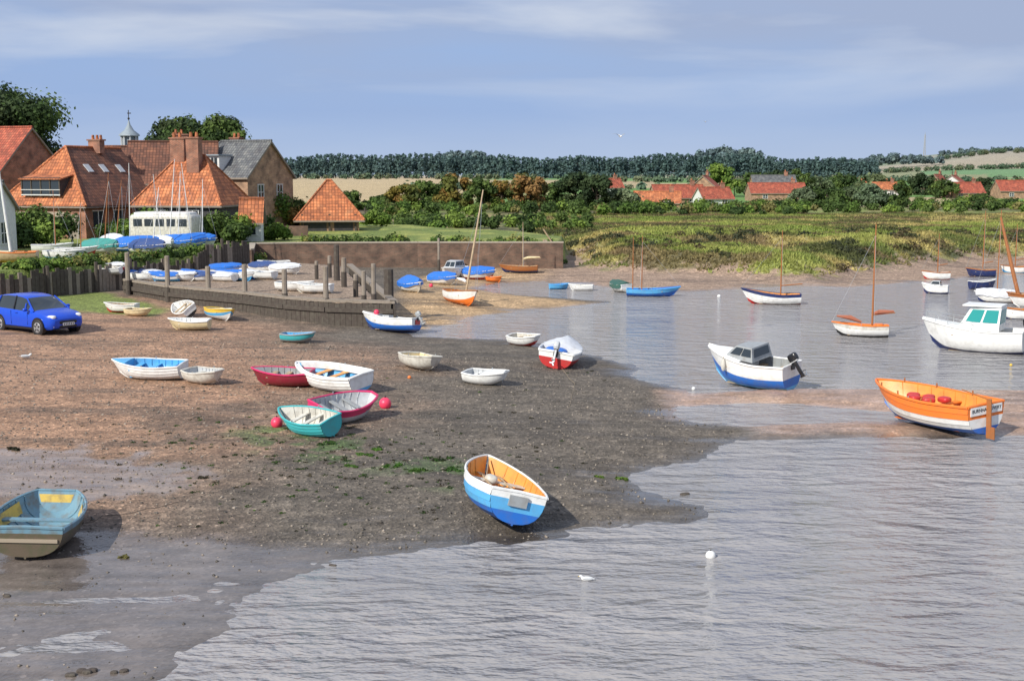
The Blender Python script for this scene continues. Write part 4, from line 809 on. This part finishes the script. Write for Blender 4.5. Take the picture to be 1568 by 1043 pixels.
def window(T,a,b_,side,s,z,w,h,kind="w",n=2):
    def P(p,q,r,off):
        if side=='F': return (p,-b_-off,r)
        if side=='B': return (p,b_+off,r)
        if side=='R': return (a+off,p,r)
        return (-a-off,p,r)
    def bx(part,mat,p0,p1,r0,r1,off,th):
        c=P((p0+p1)/2,0,(r0+r1)/2,off); sz=(p1-p0,th,r1-r0) if side in'FB' else (th,p1-p0,r1-r0); T.box(part,mat,c,sz)
    if kind=="door": bx("door",DW,s-w/2,s+w/2,z,z+h,.02,.05); return
    if kind=="dark": bx("opening",BB,s-w/2,s+w/2,z,z+h,.01,.03); return  # flat black panel paints the shaded inside of an open front
    bx("glazing",GL,s-w/2,s+w/2,z,z+h,.008,.02)
    fw=.07
    bx("window_frame",REN,s-w/2-fw,s+w/2+fw,z-fw,z,.03,.08); bx("window_frame",REN,s-w/2-fw,s+w/2+fw,z+h,z+h+fw,.03,.08)
    for k in range(n+1): p=s-w/2+w*k/n; bx("window_frame",REN,p-fw/2,p+fw/2,z,z+h,.026,.07)
    bx("window_frame",REN,s-w/2,s+w/2,z+h*.5-.025,z+h*.5+.025,.022,.05)
def hip_house():
    x=UX(132,96); z=gz(x,96)-.1; T=Thing("brick_house",(x,96,z),-20)
    a,b_=3.9,4.6; ev=2.9; rg_=7.0
    T.add("walls",[(-a,-b_,0),(a,-b_,0),(a,b_,0),(-a,b_,0),(-a,-b_,ev),(a,-b_,ev),(a,b_,ev),(-a,b_,ev),(0,b_,rg_)],[(0,1,5,4),(1,2,6,5),(2,3,7,6),(3,0,4,7),(7,6,8)],[BR,BR,BR,BR,BR])
    T.box("flint_panel",FL,(-.3,-b_-.02,1.5),(4.6,.05,1.3)); T.box("door",GW,(-3.1,-b_-.03,1.0),(1.0,.06,2.0)); T.box("door",GW,(2.8,-b_-.04,1.0),(1.0,.06,2.0))
    o=.35; yr=-b_+2.8
    for zo,rev in((.06,0),(-.08,1)):
        P=[(-a-o,-b_-o,ev-.35+zo),(a+o,-b_-o,ev-.35+zo),(a+o,b_+.2,ev-.35+zo),(-a-o,b_+.2,ev-.35+zo),(0,yr,rg_+zo),(0,b_+.2,rg_+zo)]
        fs=[(0,1,4),(1,2,5,4),(3,0,4,5)]; T.add("roof",P,[f[::-1] if rev else f for f in fs],[RT,RB,RT] if not rev else [GW]*3)  # right slope: darker tiles paint in its shade, away from the sun
    T.tube("ridge_tiles",RT,[(0,yr,rg_+.08),(0,b_+.2,rg_+.08)],.11,8)
    for sg in(-1,1): T.tube("hip_tiles",RT,[(0,yr,rg_+.08),(sg*(a+o),-b_-o,ev-.28)],.1,8)
    T.box("balcony",BB,(0,-b_+.85,ev+1.15),(3.5,1.9,1.35)); T.box("balcony_roof",RT,(0,-b_+.75,ev+1.9),(3.9,2.1,.1),M=Matrix.Rotation(math.radians(12),3,'X'))
    T.box("balcony_rail",REN,(0,-b_-.15,ev+.52),(3.6,.06,.08)); T.box("balcony_rail",REN,(0,-b_-.15,ev+.9),(3.6,.06,.05))
    for k in range(5): T.box("balcony_post",DW,(-1.75+k*.875,-b_-.12,ev+1.1),(.09,.08,1.4))
    for k in range(4): T.box("balcony_glass",GL,(-1.3+k*.875,-b_-.105,ev+1.1),(.7,.015,1.2))
    for yy in(-1.2,.6,2.6):
        f_=.38; xx=(a+o)*f_; zz=ev-.35+(rg_-ev+.35)*(1-f_)+.12; T.box("skylight",LG,(xx,yy,zz),(.8,.6,.06),M=Matrix.Rotation(math.atan2(rg_-ev+.35,a+o),3,'Y'))
    for yy in(-3.2,-.8,1.8): T.box("glazing",GL,(a+.012,yy,1.6),(.03,1.1,1.2)); T.box("window_frame",REN,(a+.03,yy,2.24),(.06,1.3,.08)); T.box("window_frame",REN,(a+.03,yy,.97),(.06,1.3,.08)); T.box("window_frame",REN,(a+.035,yy,1.6),(.05,.07,1.2))
    T.box("chimney",BR,(.2,1.6,7.1),(1.1,.6,1.0)); T.box("chimney",BR,(.2,1.6,7.65),(1.3,.75,.12))
    for k in(-.3,.1,.45): T.cyl("chimney_pot",RT,(.2+k,1.6,7.7),(.2+k,1.6,8.05),.13,.1,8)
    T.done(uv=True)
hip_house()
T=house("brick_house",222,108,7,6,4.6,7.3,4,BR,RB,(0,0),[('F',-2,2.8,1,1.1),('F',1.5,2.8,1,1.1)]); T.done(uv=True)
T=house("brick_house",-15,108,10.5,8,5.2,8.9,-20,BR,RR,(0,0),[('R',0,3,1,1.1)]); T.box("skylight",LG,(3,-2.2,7.15),(.8,.9,.06),M=Matrix.Rotation(math.radians(43),3,'X')); T.done(uv=True)
T=house("white_cottage",-34,76,3.4,4,2.9,4.4,0,REN,RS,(0,0),[('F',1.1,.6,.9,1.3),('F',-.6,.6,.9,1.3),('R',0,.6,.9,1.3)]); T.done(uv=True)
T=house("pantile_house",300,93,6.4,7.0,2.9,6.3,-6,BB,RT,(2.2,2.2),[('F',-1.2,1.3,.9,1.0),('F',1.2,1.3,.9,1.0)],[(-1.0,-.2,5.7,1.1,.6,1.9),(.5,-.9,3.3,.95,.9,4.3)]); T.done(uv=True)
T=house("pantile_house",272,103,7,7,4.4,7.6,10,BR,RB,(0,0),[],[(.6,0,6.9,1.2,.7,1.3)]); T.done(uv=True)
T=house("brick_house",372,104,6.2,6.5,4.9,7.7,-24,BRS,RS,(1.2,0),[('F',-1.7,2.9,.8,1.2),('F',1.3,2.9,.8,1.2),('R',-1.5,2.9,.8,1.2),('R',1.2,2.9,.8,1.2),('F',1.3,.6,.8,1.2)],[(-1.2,1.2,6.6,.9,.6,1.4)])
T.box("dormer",REN,(-.6,-2.5,5.9),(1.9,1.6,1.2)); T.box("dormer_roof",LEAD,(-.6,-2.6,6.55),(2.2,1.9,.1)); T.box("dormer_glass",GL,(-1.05,-3.31,5.95),(.6,.02,.75)); T.box("dormer_glass",GL,(-.15,-3.31,5.95),(.6,.02,.75)); T.box("dormer_bar",REN,(-1.05,-3.325,5.95),(.05,.02,.75)); T.box("dormer_bar",REN,(-.15,-3.325,5.95),(.05,.02,.75))
T.done(uv=True)
T=house("white_porch",388,88,1.4,1.4,1.9,3.1,4,REN,RT,(0,0),[('F',0,.6,.7,1.0)]); T.done(uv=True)
x=UX(206,118); T=Thing("cupola_tower",(x,118,gz(x,118))); zt=vz(232,118)-gz(x,118)
T.box("tower_base",BR,(0,0,zt/2-.3),(2.2,2.2,zt-.6)); T.box("plinth",LEAD,(0,0,zt-.3),(1.9,1.9,.6))
for i in range(8):
    an=math.pi/8+i*math.pi/4; T.cyl("lantern_posts",LG,(.75*math.cos(an),.75*math.sin(an),zt),(.75*math.cos(an),.75*math.sin(an),zt+1.5),.09,.09,6)
T.cyl("louvres",LEAD,(0,0,zt),(0,0,zt+1.5),.62,.62,8); T.tube("cap",LEAD,[(0,0,zt+1.45),(0,0,zt+1.6),(0,0,zt+2.0),(0,0,zt+2.5),(0,0,zt+2.9)],[1.0,.95,.45,.16,.05],8); T.tube("finial",DK,[(0,0,zt+2.8),(0,0,zt+3.9)],.04,6); T.sell("finial",DK,(0,0,zt+3.1),(.22,.22,.22),1); T.box("weather_vane",DK,(.06,0,zt+3.6),(.36,.03,.1)); T.done()
T=house("boat_barn",506,106,5.0,4.8,1.5,4.3,8,BRS,RT,(2.3,2.3),[('F',-1.2,0,1.9,1.3,"dark",1),('F',1.2,0,1.6,1.3,"dark",1)],ov=.5)
for s2 in(-2.3,0,2.2): T.box("timber_frame",DW,(s2,-2.48,.75),(.16,.12,1.5))
T.done(uv=True)
T=house("garden_shed",468,108,2.4,2.2,1.2,2.0,0,DW,RB,(0,0)); T.done(uv=True)
T=Thing("garden_wall"); T.box("wall",BRD,(UX(430,96),96,gz(UX(430,96),96)+.3),(4.4,.3,1.0),3); T.done(uv=True)
for u,d,w,dep,ev,ri,rz_,rf in [(1035,235,10,6,1.3,3.6,10,RR),(1005,212,8,5,.9,2.7,-8,RT),(1078,250,5.5,6,2.9,5.4,70,RR),(1090,226,6,5,1.4,3.3,15,RR),(1185,262,12,6,1.8,3.8,2,RR),(1180,285,10,6,3.2,5.4,0,RS),(1455,300,6,6,3.2,5.4,60,RR),(1470,290,8,6,1.3,3.6,5,RR),(1552,280,10,6,2.0,4.2,0,RR),(930,290,6,5,2.6,4.6,20,RR),(1330,330,8,5,2.4,4.4,0,RT),(1430,330,5,5,3,5.5,50,RR),(1350,300,6,4,2,3.6,0,RT)]:
    T=house("village_house",u,d,w,dep,ev,ri,rz_,BRS if w!=6 else REN,rf,(0,0),[('F',-w*.25,ev*.35,1,.7),('F',w*.2,ev*.35,1,.7)],[(w*.3,0,ri-.3,.8,.5,1.1)]); T.done(uv=True)
d=2000; x=UX(1408,d); zb=gz(x,d)-1; zt=vz(203,d); T=Thing("radio_mast",(x,d,0))
for i in range(3):
    an=i*2.094; T.cyl("legs",GY,(2.0*math.cos(an),2.0*math.sin(an),zb),(.8*math.cos(an),.8*math.sin(an),zt-4),.5,.4,5)
for k in range(10):
    f_=k/9; r=2.0-1.2*f_; z=zb+(zt-4-zb)*f_; T.box("bracing",GY,(0,0,z),(r*2,.3,.3)); T.box("bracing",GY,(0,0,z+.01),(.3,r*2,.3))
T.cyl("aerial",GY,(0,0,zt-4),(0,0,zt),.4,.25,5); T.done()
for u,d,vt in [(1122,300,270),(1452,330,262),(560,150,318)]:
    x=UX(u,d); z=gz(x,d); T=Thing("telegraph_pole",(x,d,z)); hh=vz(vt,d)-z; T.cyl("pole",DW,(0,0,-.3),(0,0,hh),.14,.1,7); T.box("crossarm",DW,(0,0,hh-.4),(1.4,.1,.12)); T.done()
# ---------------------------------------------------------------- sky and sun
SUN_AZ=math.radians(222); EL=math.radians(36)
wld=bpy.data.worlds.new("World"); scene.world=wld; wld.use_nodes=True; nt=wld.node_tree; bg=nt.nodes["Background"]
sky=N(nt,"ShaderNodeTexSky",sky_type='NISHITA'); sky.sun_disc=False; sky.sun_elevation=EL; sky.sun_rotation=SUN_AZ; sky.air_density=1.2; sky.dust_density=.6; sky.ozone_density=2
tc=N(nt,"ShaderNodeTexCoord"); sx=N(nt,"ShaderNodeSeparateXYZ"); nt.links.new(tc.outputs["Generated"],sx.inputs[0])
grad=ramp(nt,sx.outputs["Z"],[(0,(.44,.57,.81)),(.05,(.30,.44,.76)),(.14,(.33,.46,.75)),(.3,(.46,.57,.80)),(.7,(.44,.53,.74))])
g10=mixc(nt,1.0,grad,(10.0,10.0,10.0),'MULTIPLY')
base=mixc(nt,.88,sky.outputs[0],g10)
mp=N(nt,"ShaderNodeMapping"); mp.inputs["Scale"].default_value=(1,1,6.5); mp.inputs["Location"].default_value=(.9,0,.35); nt.links.new(tc.outputs["Generated"],mp.inputs[0])
n1_=N(nt,"ShaderNodeTexNoise"); n1_.inputs["Scale"].default_value=3.2; n1_.inputs["Detail"].default_value=7; n1_.inputs["Roughness"].default_value=.5; n1_.inputs["Distortion"].default_value=.3; nt.links.new(mp.outputs[0],n1_.inputs["Vector"])
cl=ramp(nt,n1_.outputs[0],[(.45,0.0),(.66,.85)])
hgt=ramp(nt,sx.outputs["Z"],[(.04,.10),(.115,1.0)]); cm=N(nt,"ShaderNodeMath",operation='MULTIPLY'); nt.links.new(cl,cm.inputs[0]); nt.links.new(hgt,cm.inputs[1])
n2_=N(nt,"ShaderNodeTexNoise"); n2_.inputs["Scale"].default_value=1.9; n2_.inputs["Detail"].default_value=6
mp2=N(nt,"ShaderNodeMapping"); mp2.inputs["Scale"].default_value=(1,1,6); mp2.inputs["Location"].default_value=(3,1,2); nt.links.new(tc.outputs["Generated"],mp2.inputs[0]); nt.links.new(mp2.outputs[0],n2_.inputs["Vector"])
hg2=ramp(nt,sx.outputs["Z"],[(.04,.25),(.085,1.0)])
dk=ramp(nt,n2_.outputs[0],[(.36,0.0),(.58,.8)]); dm=N(nt,"ShaderNodeMath",operation='MULTIPLY'); nt.links.new(dk,dm.inputs[0]); nt.links.new(hg2,dm.inputs[1])
c=mixc(nt,dm.outputs[0],base,(3.8,4.5,6.2)); c=mixc(nt,cm.outputs[0],c,(6.4,7.0,8.1))
nt.links.new(c,bg.inputs[0]); bg.inputs[1].default_value=.1
sl_=bpy.data.lights.new("sun",'SUN'); sl_.energy=5.0; sl_.angle=math.radians(.5); sl_.color=(1,.95,.85); so=bpy.data.objects.new("sun",sl_); COL.objects.link(so)
dv=Vector((math.sin(SUN_AZ)*math.cos(EL),math.cos(SUN_AZ)*math.cos(EL),math.sin(EL))); so.rotation_euler=dv.to_track_quat('Z','Y').to_euler(); so.location=(-30,-40,60)
scene.view_settings.view_transform='Standard'; scene.view_settings.look='None'; scene.view_settings.exposure=0
print("total",time.time()-T0,"objs",len(bpy.data.objects))
